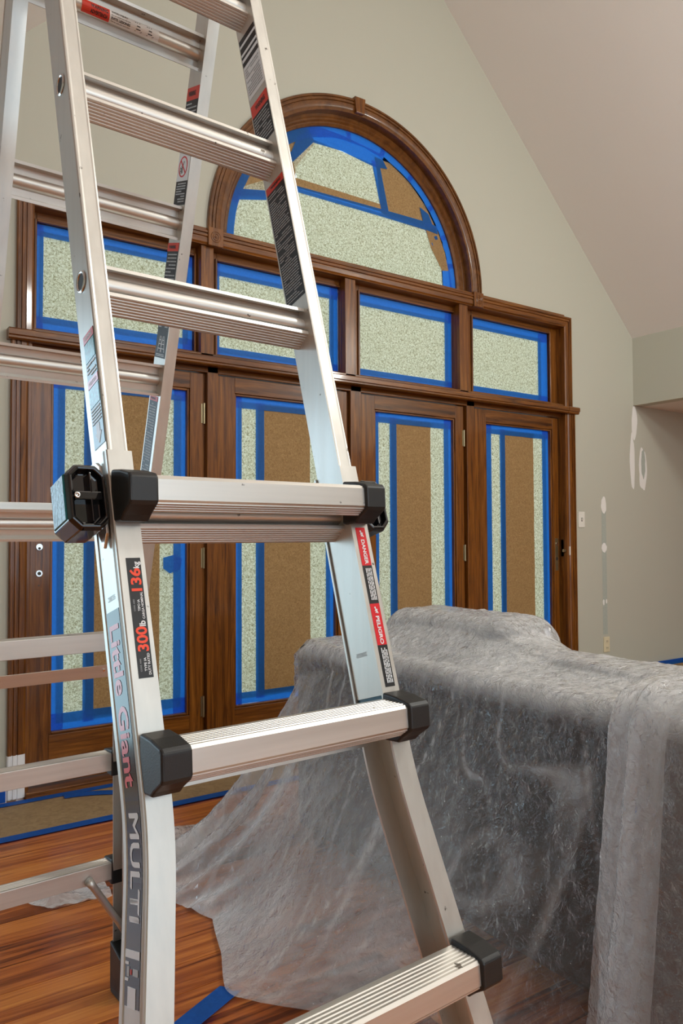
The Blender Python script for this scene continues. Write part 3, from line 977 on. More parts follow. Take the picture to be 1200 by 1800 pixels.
# baseboards under tape and paper
bbL = struct(G().box(XL, 0.713, -0.014, 0.0, 0.0, 0.115).make('baseboard_left', 'white_baseboard_and_glare'), 'white baseboard left of the doors', 'baseboard')
bbR = struct(G().box(4.524, XR, -0.014, 0.0, 0.0, 0.125).make('baseboard_right', 'white_baseboard_and_glare'), 'baseboard right of the doors', 'baseboard')
pts = [(-1.0, 0.004), (0.708, 0.004)] + [(0.708 - 0.02 * k, 0.118 + 0.012 * noise.noise(Vector((k * 0.8, 4, 0)))) for k in range(20)] + [(-1.0, 0.12)]
tag(polysheet(pts, -0.0165, 0.0008, 'baseboard_tape', 'blue_tape', None), 'wide blue tape on the baseboard left of the doors', 'tape')
tag(polysheet([(4.53, 0.118), (8.0, 0.118), (8.0, 0.160), (4.53, 0.160)], -0.0172, 0.0008, 'baseboard_tape', 'blue_tape', None), 'blue tape line above the brown paper at the right wall', 'tape')
o = G().loops([[(4.53, -0.0155, 0.135), (4.53, -0.0168, 0.135), (4.53, -0.0188, 0.06), (4.53, -0.030, 0.008), (4.53, -0.30, 0.0045), (4.53, -0.30, 0.0052), (4.53, -0.0295, 0.0092), (4.53, -0.0180, 0.06)][::-1],
               [(8.0, -0.0155, 0.135), (8.0, -0.0168, 0.135), (8.0, -0.0188, 0.06), (8.0, -0.030, 0.008), (8.0, -0.30, 0.0045), (8.0, -0.30, 0.0052), (8.0, -0.0295, 0.0092), (8.0, -0.0180, 0.06)][::-1]]).make('baseboard_paper', 'floor_paper')
tag(o, 'brown paper skirt over the baseboard at the right wall', 'floor paper')

# scraps on the floor by the rear ladder leg
def scrap(name, pts, hfun, mat, label, cat):
    bm = bmesh.new()
    bm.faces.new([bm.verts.new((x, y, 0)) for x, y in pts])
    res = 0.012
    for ax in (0, 1):
        a, b = min(p[ax] for p in pts), max(p[ax] for p in pts)
        k = a + res
        while k < b:
            c_ = [0, 0, 0]
            c_[ax] = k
            n_ = [0, 0, 0]
            n_[ax] = 1
            bmesh.ops.bisect_plane(bm, geom=list(bm.verts) + list(bm.edges) + list(bm.faces), plane_co=c_, plane_no=n_)
            k += res
    bm.verts.index_update()
    v = [(q.co.x, q.co.y, hfun(q.co.x, q.co.y)) for q in bm.verts]
    f = [tuple(q.index for q in fc.verts) for fc in bm.faces]
    bm.free()
    return tag(mesh_obj(name, v, f, mat, None, False, recalc=False), label, cat)
def hbag(x, y):
    return 0.004 + 0.030 * max(0, noise.noise(Vector((x * 14, y * 14, 3.3))) + 0.35) + 0.010 * abs(noise.noise(Vector((x * 45, y * 45, 1))))
scrap('plastic_scrap', [(0.560, -1.045), (0.655, -1.165), (0.80, -1.165), (0.815, -1.02), (0.70, -0.945), (0.60, -0.99)], hbag, 'plastic_film_layered', 'crumpled piece of clear plastic on the floor under the rear rung', 'plastic scrap')
scrap('plastic_scrap', [(0.825, -1.035), (0.865, -1.05), (0.875, -0.97), (0.85, -0.93), (0.815, -0.95)], hbag, 'plastic_film_layered', 'small torn bit of clear plastic beside the rear ladder leg', 'plastic scrap')
def htape(x, y):
    return 0.003 + 0.010 * abs(noise.noise(Vector((x * 20, y * 20, 7))))
scrap('tape_scrap', [(0.78, -0.93), (0.84, -0.905), (0.98, -0.98), (0.95, -1.08), (0.90, -1.02), (0.86, -0.96)], htape, 'blue_tape', 'loose crumpled blue tape behind the rear ladder leg', 'tape')

# ------------------------------------------------------------------ the ladder
PHI = 0.0592
EX = Vector((math.cos(PHI), math.sin(PHI), 0))
EY = Vector((-math.sin(PHI), math.cos(PHI), 0))
EZ = Vector((0, 0, 1))
PF = CAMP + Vector((0.4513, 0.97755, 0.32121))
PR = CAMP + Vector((0.41837, 1.48012, 0.32238))
TF_, TR_ = 0.28695, 0.29103
HW, WD, DP, SP = 0.17805, 0.0228, 0.0535, 0.3048
class Sec:
    def __init__(s, P, th, sign, flare):
        s.P, s.th, s.flare = P, th, flare
        s.O = EY * (-math.cos(th) * sign) + EZ * math.sin(th)
        s.U = EY * (math.sin(th) * sign) + EZ * math.cos(th)
        s.floor = -P.z / math.cos(th)
    def at(s, x, o, q):
        return s.P + EX * x + s.O * o + s.U * q
    def shift(s, q):
        d = -q - 0.66
        if d < -0.05:
            return 0.0
        if d < 0.05:
            return s.flare * (d + 0.05) ** 2 / 0.2
        return s.flare * d
    def hz(s, o0, s0, h, z):
        """point (o, s) lying h outward and z up from (o0, s0)"""
        return o0 + h * math.cos(s.th) + z * math.sin(s.th), s0 - h * math.sin(s.th) + z * math.cos(s.th)
FS = Sec(PF, TF_, 1, 0.150)
RS = Sec(PR, TR_, -1, 0.118)
mid = (PF + PR) / 2
LAD = thing('ladder', 'silver aluminium multi-position ladder standing open in an A-frame with black hardware', 'ladder', (mid.x, mid.y, 0), PHI)

def rail_mesh(S, prof, stations, sg, name, mat, parent, flare=True):
    rings = [[S.at(sg * (x + (S.shift(q) if flare else 0)), o, q) for x, o in prof] for q in stations]
    return G().loops(rings).make(name, mat, parent)
def cross_mesh(S, loops_, x0, x1, name, mat, parent, smooth=False):
    g = G()
    for lp in loops_:
        g.loops([[S.at(x0, o, q) for o, q in lp], [S.at(x1, o, q) for o, q in lp]])
    o = g.make(name, mat, parent)
    if smooth:
        bpy_smooth(o, 40)
    return o

def ribs(p0, p1, n, depth, nrm):
    """zig-zag grooves from p0 to p1, raised along nrm"""
    out = []
    for k in range(n):
        for f, d in ((0.0, 0), (0.18, depth), (0.72, depth), (0.90, 0)):
            t = (k + f) / n
            out.append((p0[0] + (p1[0] - p0[0]) * t + nrm[0] * d, p0[1] + (p1[1] - p0[1]) * t + nrm[1] * d))
    out.append(p1)
    return out

# inner rung: two ribbed treads, a web and a round tube
def inner_rung(S, q0):
    f, bk = (0.0145, 0.0205), (-0.0160, 0.0310)
    L = math.hypot(f[0] - bk[0], f[1] - bk[1])
    nrm = ((bk[1] - f[1]) / L, (f[0] - bk[0]) / L)
    top = ribs(f, bk, 7, 0.0011, nrm) + [(bk[0], bk[1] - 0.0024), (f[0] - 0.0008, f[1] - 0.0026)]
    top = [(o, q0 + s) for o, s in top]
    bot = [(o, 2 * q0 - s) for o, s in top][::-1]
    lip_t = [(0.0150, q0 + 0.0215), (0.0150, q0 + 0.0165), (0.0132, q0 + 0.0165), (0.0132, q0 + 0.0215)]
    lip_b = [(0.0150, q0 - 0.0215), (0.0132, q0 - 0.0215), (0.0132, q0 - 0.0165), (0.0150, q0 - 0.0165)]
    lip_bt = [(-0.0165, q0 + 0.0315), (-0.0147, q0 + 0.0315), (-0.0147, q0 + 0.0265), (-0.0165, q0 + 0.0265)]
    lip_bb = [(-0.0165, q0 - 0.0315), (-0.0165, q0 - 0.0265), (-0.0147, q0 - 0.0265), (-0.0147, q0 - 0.0315)]
    web = [(-0.0015, q0 - 0.026), (0.0010, q0 - 0.026), (0.0010, q0 + 0.026), (-0.0015, q0 + 0.026)]
    tube = [(0.0118 * math.cos(a), q0 + 0.0118 * math.sin(a)) for a in [2 * math.pi * k / 20 for k in range(20)]]
    r = cross_mesh(S, [top, bot, web, tube, lip_t, lip_b, lip_bt, lip_bb], -HW + WD, HW - WD, 'inner_rung', 'aluminium_rung', LAD, True)
    # swaged tube ends in the rail faces
    for sg in (-1, 1):
        g = G()
        x = sg * (HW + 0.0005)
        ring = []
        for k in range(25):
            a = 2 * math.pi * k / 24
            c, s_ = math.cos(a), math.sin(a)
            ring.append([S.at(x, 0.0145 * c, q0 + 0.0145 * s_), S.at(x + sg * 0.0022, 0.0130 * c, q0 + 0.0130 * s_), S.at(x + sg * 0.0012, 0.0108 * c, q0 + 0.0108 * s_), S.at(x - sg * 0.004, 0.0106 * c, q0 + 0.0106 * s_)])
        g.loops(ring, closed=False, caps=False)
        g.make('tube_collar', 'steel_bright', r, True)
        g = G()
        g.loops([[S.at(x + sg * 0.0003, 0.0107 * math.cos(a), q0 + 0.0107 * math.sin(a)) for a in [2 * math.pi * k / 24 for k in range(24)]],
                 [S.at(x - sg * 0.002, 0.0107 * math.cos(a), q0 + 0.0107 * math.sin(a)) for a in [2 * math.pi * k / 24 for k in range(24)]]])
        g.make('tube_bore', 'slot_dark', r)
    return r

def outer_rung(S, q0, stepn):
    xs0 = HW - 0.026 + S.shift(q0)
    O0 = 0.0335
    P = [(0.0, 0.020), (0.038, 0.020), (0.0415, 0.0175), (0.044, -0.0070), (0.042, -0.0095), (0.022, -0.024), (0.0, -0.024)]
    top = ribs((0.0, 0.020), (0.036, 0.020), 6, 0.0011, (0, 1))
    und = ribs((0.042, -0.0095), (0.028, -0.0195), 4, 0.0013, (0.58, -0.81))
    pts = top + [(0.0385, 0.0200), (0.0420, 0.0165), (0.0440, -0.0068)] + und + [(0.0, -0.0185)]
    lp = [S.hz(O0, q0, h, z) for h, z in pts]
    r = cross_mesh(S, [lp], -xs0, xs0, 'outer_rung', 'aluminium_rung', LAD)
    # flat inner face closing the rung between the rails
    bevel(cross_mesh(S, [[S.hz(O0, q0, h, z) for h, z in ((-0.004, 0.021), (0.004, 0.021), (0.004, -0.0185), (-0.004, -0.0185))]], -xs0 - 0.004, xs0 + 0.004, 'rung_back', 'aluminium_rung', r), 0.001)
    C = [(-0.006, 0.0285), (0.020, 0.0270), (0.043, 0.0225), (0.0475, 0.0185), (0.0490, -0.0080), (0.0460, -0.0125), (0.0300, -0.0235), (0.0230, -0.0300), (0.0, -0.0315), (-0.006, -0.0305)]
    for sg in (-1, 1):
        g = G()
        xa, xb = HW - 0.0300 + S.shift(q0), HW + 0.0040 + S.shift(q0)
        lp = [S.hz(O0, q0, h, z) for h, z in C]
        g.loops([[S.at(sg * xa, o, q) for o, q in lp], [S.at(sg * xb, o, q) for o, q in lp]])
        bevel(g.make('rung_cap', 'black_plastic', LAD), 0.003, 3)
    return r

def oct_ring(S, cx, cq, hx, hq, ch, o):
    return [S.at(cx + a, o, cq + b) for a, b in ((-hx + ch, -hq), (hx - ch, -hq), (hx, -hq + ch), (hx, hq - ch), (hx - ch, hq), (-hx + ch, hq), (-hx, hq - ch), (-hx, -hq + ch))]
def lock_knob(S, sg):
    cx, cq = sg * (HW + 0.0285), -0.2935
    g = G()
    g.loops([oct_ring(S, cx, cq, 0.020, 0.036, 0.010, -0.034), oct_ring(S, cx, cq, 0.0230, 0.0385, 0.0115, -0.026), oct_ring(S, cx, cq, 0.0230, 0.0385, 0.0115, 0.022),
             oct_ring(S, cx, cq, 0.0205, 0.0355, 0.0100, 0.028), oct_ring(S, cx, cq, 0.0170, 0.0320, 0.0085, 0.028), oct_ring(S, cx, cq, 0.0145, 0.0290, 0.0070, 0.018)])
    k = bevel(g.make('lock_knob', 'black_gloss', LAD), 0.0015)
    g = G()
    for x0, x1, q0, q1 in ((-0.0155, 0.0155, -0.004, 0.006), (0.002, 0.005, -0.029, 0.029)):
        g.loops([[S.at(cx + a, o, cq + b) for a, b in ((x0, q0), (x1, q0), (x1, q1), (x0, q1))] for o in (0.016, 0.0275)])
    bevel(g.make('knob_rib', 'black_gloss', k), 0.0015)
    ring = [[S.at(cx - 0.0125 + r * math.cos(a), o, cq + 0.001 + r * math.sin(a)) for a in [2 * math.pi * j / 14 for j in range(14)]] for r, o in ((0.0036, 0.026), (0.0036, 0.0285), (0.0018, 0.0288), (0.0016, 0.0275))]
    G().loops(ring).make('screw', 'steel_bright', k, True)
    # coloured grip on the outer side
    lp = [(-0.024, -0.026), (0.020, -0.026), (0.020, 0.028), (-0.024, 0.028)]
    g = G().loops([[S.at(cx + sg * 0.0227, o, cq + q) for o, q in lp], [S.at(cx + sg * 0.0245, o * 0.92, cq + q * 0.94) for o, q in lp]])
    g.make('knob_grip', 'teal_plastic', k)
    # bright bracket between knob and rail
    lp = [(-0.020, -0.012), (-0.020, 0.012), (0.008, 0.048), (0.018, 0.040), (0.018, -0.040), (0.006, -0.055)]
    g = G().loops([[S.at(sg * (HW + 0.0055), o, cq + q) for o, q in lp], [S.at(sg * (HW + 0.0095), o, cq + q) for o, q in lp]])
    bevel(g.make('lock_bracket', 'steel_bright', LAD), 0.001)

ibox = [(HW, -DP / 2), (HW, DP / 2 - 0.0035), (HW + 0.0012, DP / 2 - 0.002), (HW, DP / 2), (HW - 0.002, DP / 2 + 0.0004), (HW - 0.0045, DP / 2), (HW - WD + 0.004, DP / 2), (HW - WD + 0.002, DP / 2 + 0.0004), (HW - WD, DP / 2), (HW - WD, -DP / 2), (HW - WD + 0.006, -DP / 2), (HW - 0.006, -DP / 2)]
XO, F0, F1 = HW + 0.0050, DP / 2 + 0.0015, DP / 2 + 0.0050
chan = [(HW - 0.0255, -F1), (XO - 0.001, -F1), (XO, -F1 + 0.0015), (XO, -0.0225), (XO - 0.0012, -0.0215), (XO - 0.0012, 0.0195), (XO, 0.0205), (XO + 0.0010, 0.0245), (XO, 0.0275), (XO, F1 - 0.0012), (XO - 0.0015, F1), (HW - 0.0255, F1), (HW - 0.0255, F0), (XO - 0.0035, F0), (XO - 0.0035, 0.016), (XO - 0.0060, 0.014), (XO - 0.0060, 0.010), (XO - 0.0035, 0.008), (XO - 0.0035, -0.002), (XO - 0.0060, -0.004), (XO - 0.0060, -0.008), (XO - 0.0035, -0.010), (XO - 0.0035, -F0), (HW - 0.0255, -F0)]
RUNGS = [-0.293, -0.583, -0.883, -1.180]
inner_r, outer_r = {}, {}
for nm, S in (('f', FS), ('r', RS)):
    fl_ = S.floor + 0.012
    st = [-0.238, -0.45] + [-0.60 - 0.01 * k for k in range(12)] + [-0.80, -1.0, -1.2, fl_]
    for sg in (-1, 1):
        ir = rail_mesh(S, ibox, [0.815, 0.4, 0.0, -0.30, -0.557], sg, 'inner_rail', 'aluminium_rail', LAD, False)
        inner_r[nm, sg] = ir
        ec = [(HW - WD + 0.001, -DP / 2 + 0.001), (HW - WD + 0.001, DP / 2 - 0.001), (HW - 0.001, DP / 2 - 0.001), (HW - 0.001, -DP / 2 + 0.001)]
        g = G()
        g.loops([[S.at(sg * x, o, -0.556) for x, o in ec], [S.at(sg * x, o, -0.563) for x, o in ec], [S.at(sg * x, o * 0.72 + 0.005, -0.570) for x, o in ec], [S.at(sg * x, o * 0.3 + 0.012, -0.574) for x, o in ec]])
        g.make('rail_end_plug', 'blue_endcap', ir)
        orl = rail_mesh(S, chan, st, sg, 'outer_rail', 'aluminium_rail', LAD)
        bpy_smooth(orl, 25)
        outer_r[nm, sg] = orl
        # rubber foot
        b0 = S.shift(fl_)
        fp = [(HW - 0.032 + b0, -F1 - 0.006), (XO + 0.006 + b0, -F1 - 0.006), (XO + 0.006 + b0, F1 + 0.006), (HW - 0.032 + b0, F1 + 0.006)]
        def zfl(x, o, dz):
            p = S.at(sg * x, o, fl_)
            p.z = dz
            return p
        d0 = S.shift(fl_ + 0.13) - b0
        g = G().loops([[S.at(sg * (x + d0), o * 0.96, fl_ + 0.13) for x, o in fp], [S.at(sg * (x + d0 * 0.35), o * 1.02, fl_ + 0.05) for x, o in fp], [zfl(x, o * 1.0, 0.018) for x, o in fp], [zfl(x, o * 0.86, 0.0005) for x, o in fp]])
        bevel(g.make('rubber_foot', 'black_plastic', LAD), 0.004)
        lock_knob(S, sg)
        # strut from the lowest rung to the rail
        a = S.at(sg * (0.150), 0.018, -1.178)
        b = S.at(sg * (HW - 0.006 + S.shift(-1.335)), 0.0, -1.335)
        G().tube([a, a.lerp(b, 0.12) + EZ * 0.002, a.lerp(b, 0.85), b], [0.011, 0.0085, 0.0085, 0.010], 10).make('rung_strut', 'aluminium_rail', LAD, True)
        # apex hinge
        g = G()
        cq = 0.855
        for r, x0, x1 in ((0.052, HW - 0.006, HW + 0.012), (0.020, HW + 0.012, HW + 0.028)):
            rings = [[S.at(sg * x, r * math.cos(t), cq + r * math.sin(t)) for t in [2 * math.pi * j / 20 for j in range(20)]] for x in (x0, x1)]
            g.loops(rings)
        if nm == 'f':
            bevel(g.make('apex_hinge', 'black_plastic', LAD), 0.003)
    for k in (-1, 0, 1, 2):
        inner_r[nm, 'rung', k] = inner_rung(S, k * SP)
    for k, q in enumerate(RUNGS):
        outer_rung(S, q, k)
    # flat riveted brace below the third rung
    q0, q1 = (-0.592, -0.618) if nm == 'f' else (-0.607, -0.634)
    br = cross_mesh(S, [[(-0.0285, q0), (-0.0265, q0), (-0.0265, q1), (-0.0285, q1)]], -HW + 0.020, HW - 0.020, 'flat_brace', 'aluminium_rung', LAD)
    for x in (-0.105, 0.105):
        qm = (q0 + q1) / 2 + 0.003
        for o0, o1 in ((-0.0285, -0.0315), (-0.0265, -0.0235)):
            G().loops([[S.at(x + r * math.cos(t), o, qm + r * math.sin(t)) for t in [2 * math.pi * j / 12 for j in range(12)]] for r, o in ((0.0034, o0), (0.0026, o1))]).make('rivet', 'steel_bright', br)

# ------------------------------------------------------------------ labels and lettering on the ladder
def text_mesh(body, bold=0.0, squeeze=1.0):
    cu = bpy.data.curves.new('lettering', 'FONT')
    cu.body = body
    cu.size = 1.0
    cu.offset = bold
    cu.space_character = squeeze
    cu.resolution_u = 3
    cu.align_x = 'CENTER'
    o = bpy.data.objects.new('lettering', cu)
    COL.objects.link(o)
    bpy.context.view_layer.update()
    dg = bpy.context.evaluated_depsgraph_get()
    me = bpy.data.meshes.new_from_object(o.evaluated_get(dg))
    bpy.data.objects.remove(o, do_unlink=True)
    bpy.data.curves.remove(cu)
    v = [Vector(p.co) for p in me.vertices]
    f = [tuple(p.vertices) for p in me.polygons]
    bpy.data.meshes.remove(me)
    return v, f
def put_text(body, c, along, upv, length, height, mat, parent, name='lettering', bold=0.02, bend=None):
    """fit text into length x height, centred on c; along = reading direction, upv = letter up"""
    v, f = text_mesh(body, bold)
    x0, x1 = min(p.x for p in v), max(p.x for p in v)
    y0, y1 = min(p.y for p in v), max(p.y for p in v)
    pts = []
    for p in v:
        a = ((p.x - x0) / (x1 - x0) - 0.5) * length
        b = ((p.y - y0) / (y1 - y0) - 0.5) * height
        pts.append(bend(a, b) if bend else c + along * a + upv * b)
    return mesh_obj(name, pts, f, mat, parent, recalc=False)

def sticker_o(S, x0, x1, q0, q1, o, mat, parent, name='label', th=0.0004, side=1):
    """sticker on a face looking along +O"""
    return G().loops([[S.at(x, o + side * d, q) for x, q in ((x0, q0), (x1, q0), (x1, q1), (x0, q1))] for d in (0, th)]).make(name, mat, parent)
def sticker_x(S, o0, o1, q0, q1, x, mat, parent, name='label', th=0.0004, slant=0.0):
    """sticker on a face looking along -x; the edges at the top and bottom follow the slant"""
    return G().loops([[S.at(x - d, o, q) for o, q in ((o0, q0), (o1, q0 + slant), (o1, q1 + slant), (o0, q1))] for d in (0, th)]).make(name, mat, parent)
def lines_x(S, o0, o1, q0, q1, n, x, mat, parent, seed, fill=0.5, th=0.0007, gaps=True, name='print_lines'):
    g = G()
    rnd = random.Random(seed)
    for k in range(n):
        q = q0 + (q1 - q0) * (k + 0.5) / n
        hh = abs(q1 - q0) / n * fill / 2
        a = o0
        while a < o1 - 0.003:
            w = min(rnd.uniform(0.006, 0.022), o1 - a)
            if rnd.random() < 0.9 or not gaps:
                g.loops([[S.at(x - d, o, z) for o, z in ((a, q - hh), (a + w, q - hh), (a + w, q + hh), (a, q + hh))] for d in (0.0003, th)])
            a += w + 0.0012
            if rnd.random() < 0.06:
                break
    return g.make(name, mat, parent)
def lines_o(S, x0, x1, q0, q1, n, o, mat, parent, seed, fill=0.5, name='print_lines', side=1):
    """columns of small print running along the rail"""
    g = G()
    rnd = random.Random(seed)
    for k in range(n):
        x = x0 + (x1 - x0) * (k + 0.5) / n
        hh = abs(x1 - x0) / n * fill / 2
        a, b = min(q0, q1), max(q0, q1)
        while a < b - 0.002:
            w = min(rnd.uniform(0.003, 0.009), b - a)
            g.loops([[S.at(x + dx, o + side * d, z) for dx, z in ((-hh, a), (hh, a), (hh, a + w), (-hh, a + w))] for d in (0.0003, 0.0007)])
            a += w + 0.0009
    return g.make(name, mat, parent)

S = FS
UPV, DNV = S.U, -S.U
# duty rating label on the left front flange, read upwards
OF = F1
lab = sticker_o(S, -0.1742, -0.1575, -0.3663, -0.4985, OF, 'label_black_matte', LAD)
lab['label'] = 'black duty rating label'
def lt(body, q0, q1, a0, a1, mat, bold=0.02):
    xc = -0.1742 + 0.0167 * (a0 + a1) / 2
    put_text(body, S.at(xc, OF + 0.0008, (q0 + q1) / 2), S.U, -EX, abs(q1 - q0), 0.0167 * (a1 - a0), mat, lab, bold=bold)
def yq(y):
    return -0.3663 - (y - 150) / 1520 * 0.1322
lt('136', yq(585), yq(285), 0.14, 0.90, 'label_orange', 0.03)
lt('kg', yq(288), yq(200), 0.44, 0.98, 'label_white', 0.03)
lt('TIPO IA', yq(840), yq(690), 0.45, 0.62, 'label_white')
lt('CARGA NOMINAL', yq(940), yq(595), 0.70, 0.87, 'label_white')
lt('CODE: A003', yq(840), yq(690), 0.17, 0.27, 'label_grey', 0.0)
lt('300', yq(1345), yq(1035), 0.12, 0.90, 'label_orange', 0.03)
lt('lb', yq(1033), yq(962), 0.42, 0.86, 'label_white', 0.03)
lt('TYPE IA', yq(1590), yq(1420), 0.45, 0.62, 'label_white')
lt('DUTY RATED', yq(1635), yq(1370), 0.70, 0.87, 'label_white')
lt('CODE: A003', yq(1590), yq(1435), 0.17, 0.27, 'label_grey', 0.0)
# danger label on the right front flange, read downwards
x0, x1 = 0.1592, 0.1757
def dl(q0, q1, mat):
    return sticker_o(S, x0, x1, q0, q1, OF, mat, LAD)
for word, q0, q1 in (('DANGER', -0.3296, -0.3838), ('PELIGRO', -0.4370, -0.4930)):
    l = dl(q0, q1, 'label_crimson')
    l['label'] = 'red %s label' % word
    put_text(word, S.at((x0 + x1) / 2 + 0.0003, OF + 0.0008, q0 - 0.035 if word == 'DANGER' else q0 - 0.036), DNV, EX, 0.035 if word == 'DANGER' else 0.038, 0.0062, 'label_white', l, bold=0.03)
    # falling figure symbol
    g = G()
    for px_, pq, r in ((0.1668, q0 - 0.0055, 0.0014), ):
        g.loops([[S.at(px_ + r * math.cos(t), OF + d, pq + r * math.sin(t)) for t in [2 * math.pi * j / 10 for j in range(10)]] for d in (0.0005, 0.0008)])
    for (ax, aq), (bx, bq), w in (((0.1672, 0.007), (0.1690, 0.0105), 0.0011), ((0.1690, 0.0105), (0.1665, 0.0125), 0.0008), ((0.1690, 0.0105), (0.1705, 0.0135), 0.0008), ((0.1680, 0.0085), (0.1705, 0.008), 0.0006), ((0.1680, 0.0085), (0.1655, 0.0100), 0.0006)):
        A, B = Vector((ax, -aq)), Vector((bx, -bq))
        d = (B - A).normalized()
        nn = Vector((-d.y, d.x)) * w
        g.loops([[S.at(p.x, OF + dd, q0 + p.y) for p in (A - nn, B - nn, B + nn, A + nn)] for dd in (0.0005, 0.0008)])
    g.make('warning_symbol', 'label_white', l)
for q0, q1, n in ((-0.3838, -0.4370, 4), (-0.4930, -0.5480, 4)):
    l = dl(q0, q1, 'label_black_matte')
    lines_o(S, x0 + 0.0035, x1 - 0.0020, q0 - 0.004, q1 + 0.005, n, OF + 0.0004, 'label_white', l, 3 + n + int(q0 * 100), 0.55)
# brand strip on the left outer web, read downwards, follows the bend of the rail
XW = -(XO - 0.0012)
def webp(o, q, d):
    return S.at(XW - S.shift(q) - d, o, q)
qs = [-0.418 - 0.0155 * k for k in range(26)]
def strip_web(o0, o1, qs_, mat, parent, d0=0.0001, d1=0.0006, name='brand_label'):
    rings = [[webp(o0, q, d0), webp(o1, q, d0), webp(o1, q, d1), webp(o0, q, d1)] for q in qs_]
    return G().loops(rings).make(name, mat, parent)
bl = strip_web(-0.0195, 0.0175, qs, 'label_black', LAD)
bl['label'] = 'glossy black brand strip on the left rail'
def web_text(body, q0, q1, o0, o1, mat, bold):
    put_text(body, None, None, None, abs(q1 - q0), o1 - o0, mat, bl, bold=bold, bend=lambda a, b: webp((o0 + o1) / 2 + b, (q0 + q1) / 2 - a, 0.0010))
web_text('Little Giant', -0.434, -0.606, -0.0135, 0.0130, 'label_pink', 0.025)
for do_, dq in ((-0.0007, 0.0008), (0.0007, -0.0008), (0.0, 0.0)):      # heavy strokes
    web_text('MULTI', -0.632 + dq, -0.732 + dq, -0.0118 + do_, 0.0123 + do_, 'label_white', 0.0)
strip_web(-0.0190, 0.0165, [-0.757, -0.764], 'label_white', bl, 0.0007, 0.0011, 'print_band')
strip_web(-0.0185, -0.0100, [-0.7675, -0.7700], 'label_white', bl, 0.0007, 0.0011, 'print_band')
strip_web(-0.0185, -0.0100, [-0.7815, -0.7840], 'label_white', bl, 0.0007, 0.0011, 'print_band')
strip_web(-0.0140, -0.0080, [-0.7715, -0.7800], 'label_grey', bl, 0.0007, 0.0011, 'print_band')
strip_web(-0.0055, -0.0020, [-0.7735, -0.7780], 'label_red', bl, 0.0007, 0.0011, 'print_band')
strip_web(0.0010, 0.0140, [-0.7725, -0.7785], 'label_grey', bl, 0.0007, 0.0011, 'print_band')
strip_web(-0.0105, 0.0090, [-0.7885, -0.7950, -0.8060], 'label_white', bl, 0.0007, 0.0011, 'blank_panel')
# stamped number on both outer rails
put_text('208335', S.at(HW - WD - 0.0006, 0.0, -0.500), -S.O, S.U, 0.022, 0.0055, 'label_grey', inner_r['f', 1], bold=0.0)
put_text('208335', webp(0.0, -0.404, 0.0006), -S.O * -1, S.U, 0.020, 0.0055, 'label_grey', outer_r['f', -1], bold=0.0)
# green label with down arrow on the left inner rail
xg = -HW - 0.0002
gl = sticker_x(S, -0.0125, 0.0210, -0.072, -0.222, xg, 'label_green', LAD, slant=-0.001)
gl['label'] = 'green instruction label with a white arrow'
for q0, q1 in ((-0.073, -0.0835), (-0.1335, -0.1440)):
    b = sticker_x(S, -0.0122, 0.0207, q0, q1, xg - 0.0004, 'label_pink', gl, 'warning_band')
for q0, q1 in ((-0.0850, -0.1100), (-0.1455, -0.1700)):
    sticker_x(S, -0.0110, 0.0195, q0, q1, xg - 0.0004, 'label_teal', gl, 'picture_panel')
lines_x(S, -0.010, 0.018, -0.112, -0.131, 4, xg - 0.0003, 'label_white', gl, 5, 0.4)
lines_x(S, -0.010, 0.018, -0.172, -0.193, 5, xg - 0.0003, 'label_white', gl, 6, 0.4)
ar = [(0.0000, -0.194), (0.0105, -0.194), (0.0105, -0.206), (0.0150, -0.206), (0.0052, -0.219), (-0.0046, -0.206), (0.0000, -0.206)]
G().loops([[S.at(xg - d, o, q) for o, q in ar] for d in (0.0004, 0.0008)]).make('arrow', 'label_white', gl)
for q, n, txt in ((-0.0782, 0, 'WARNING'), (-0.1387, 0, 'PELIGRO')):
    put_text(txt, S.at(xg - 0.0010, 0.004, q), S.O, S.U, 0.024, 0.0048, 'label_white', gl, bold=0.03)
# instruction labels inside the right inner rail (front section)
xi = HW - WD
l = sticker_x(S, -0.0240, 0.0250, 0.563, 0.440, xi, 'label_white', LAD)
l['label'] = 'white instruction label with black bars'
for a, b in ((0.563, 0.553), (0.547, 0.535), (0.529, 0.524), (0.517, 0.508)):
    sticker_x(S, -0.0240, 0.0250, a, b, xi - 0.0003, 'label_black_matte', l, 'print_band')
lines_x(S, -0.021, 0.022, 0.502, 0.446, 11, xi - 0.0002, 'label_grey', l, 11, 0.45)
def warn(S, o0, o1, qa, qb, qc, parent_name, seed, nlines, arrow=False, side=-1):
    l = sticker_x(S, o0, o1, qa, qc, xi, 'label_black_matte', LAD)
    l['label'] = 'black warning label with a red header'
    sticker_x(S, o0, o1, qa, qb, xi - 0.0003, 'label_red', l, 'warning_band')
    put_text('WARNING', S.at(xi - 0.0010, (o0 + o1) / 2 + 0.003, qa + (qb - qa) * 0.5), S.O if S is FS else -S.O, S.U, abs(o1 - o0) * 0.6, abs(qb - qa) * 0.40, 'label_black_matte', l, bold=0.03)
    lines_x(S, o0 + 0.003, o1 - 0.003, qb - 0.003, qc + 0.003, nlines, xi - 0.0002, 'label_grey', l, seed, 0.34)
    return l
warn(FS, -0.0245, 0.0250, 0.4255, 0.402, 0.340, 'a', 21, 10)
warn(FS, -0.0235, 0.0255, 0.2605, 0.248, 0.043, 'b', 22, 46)
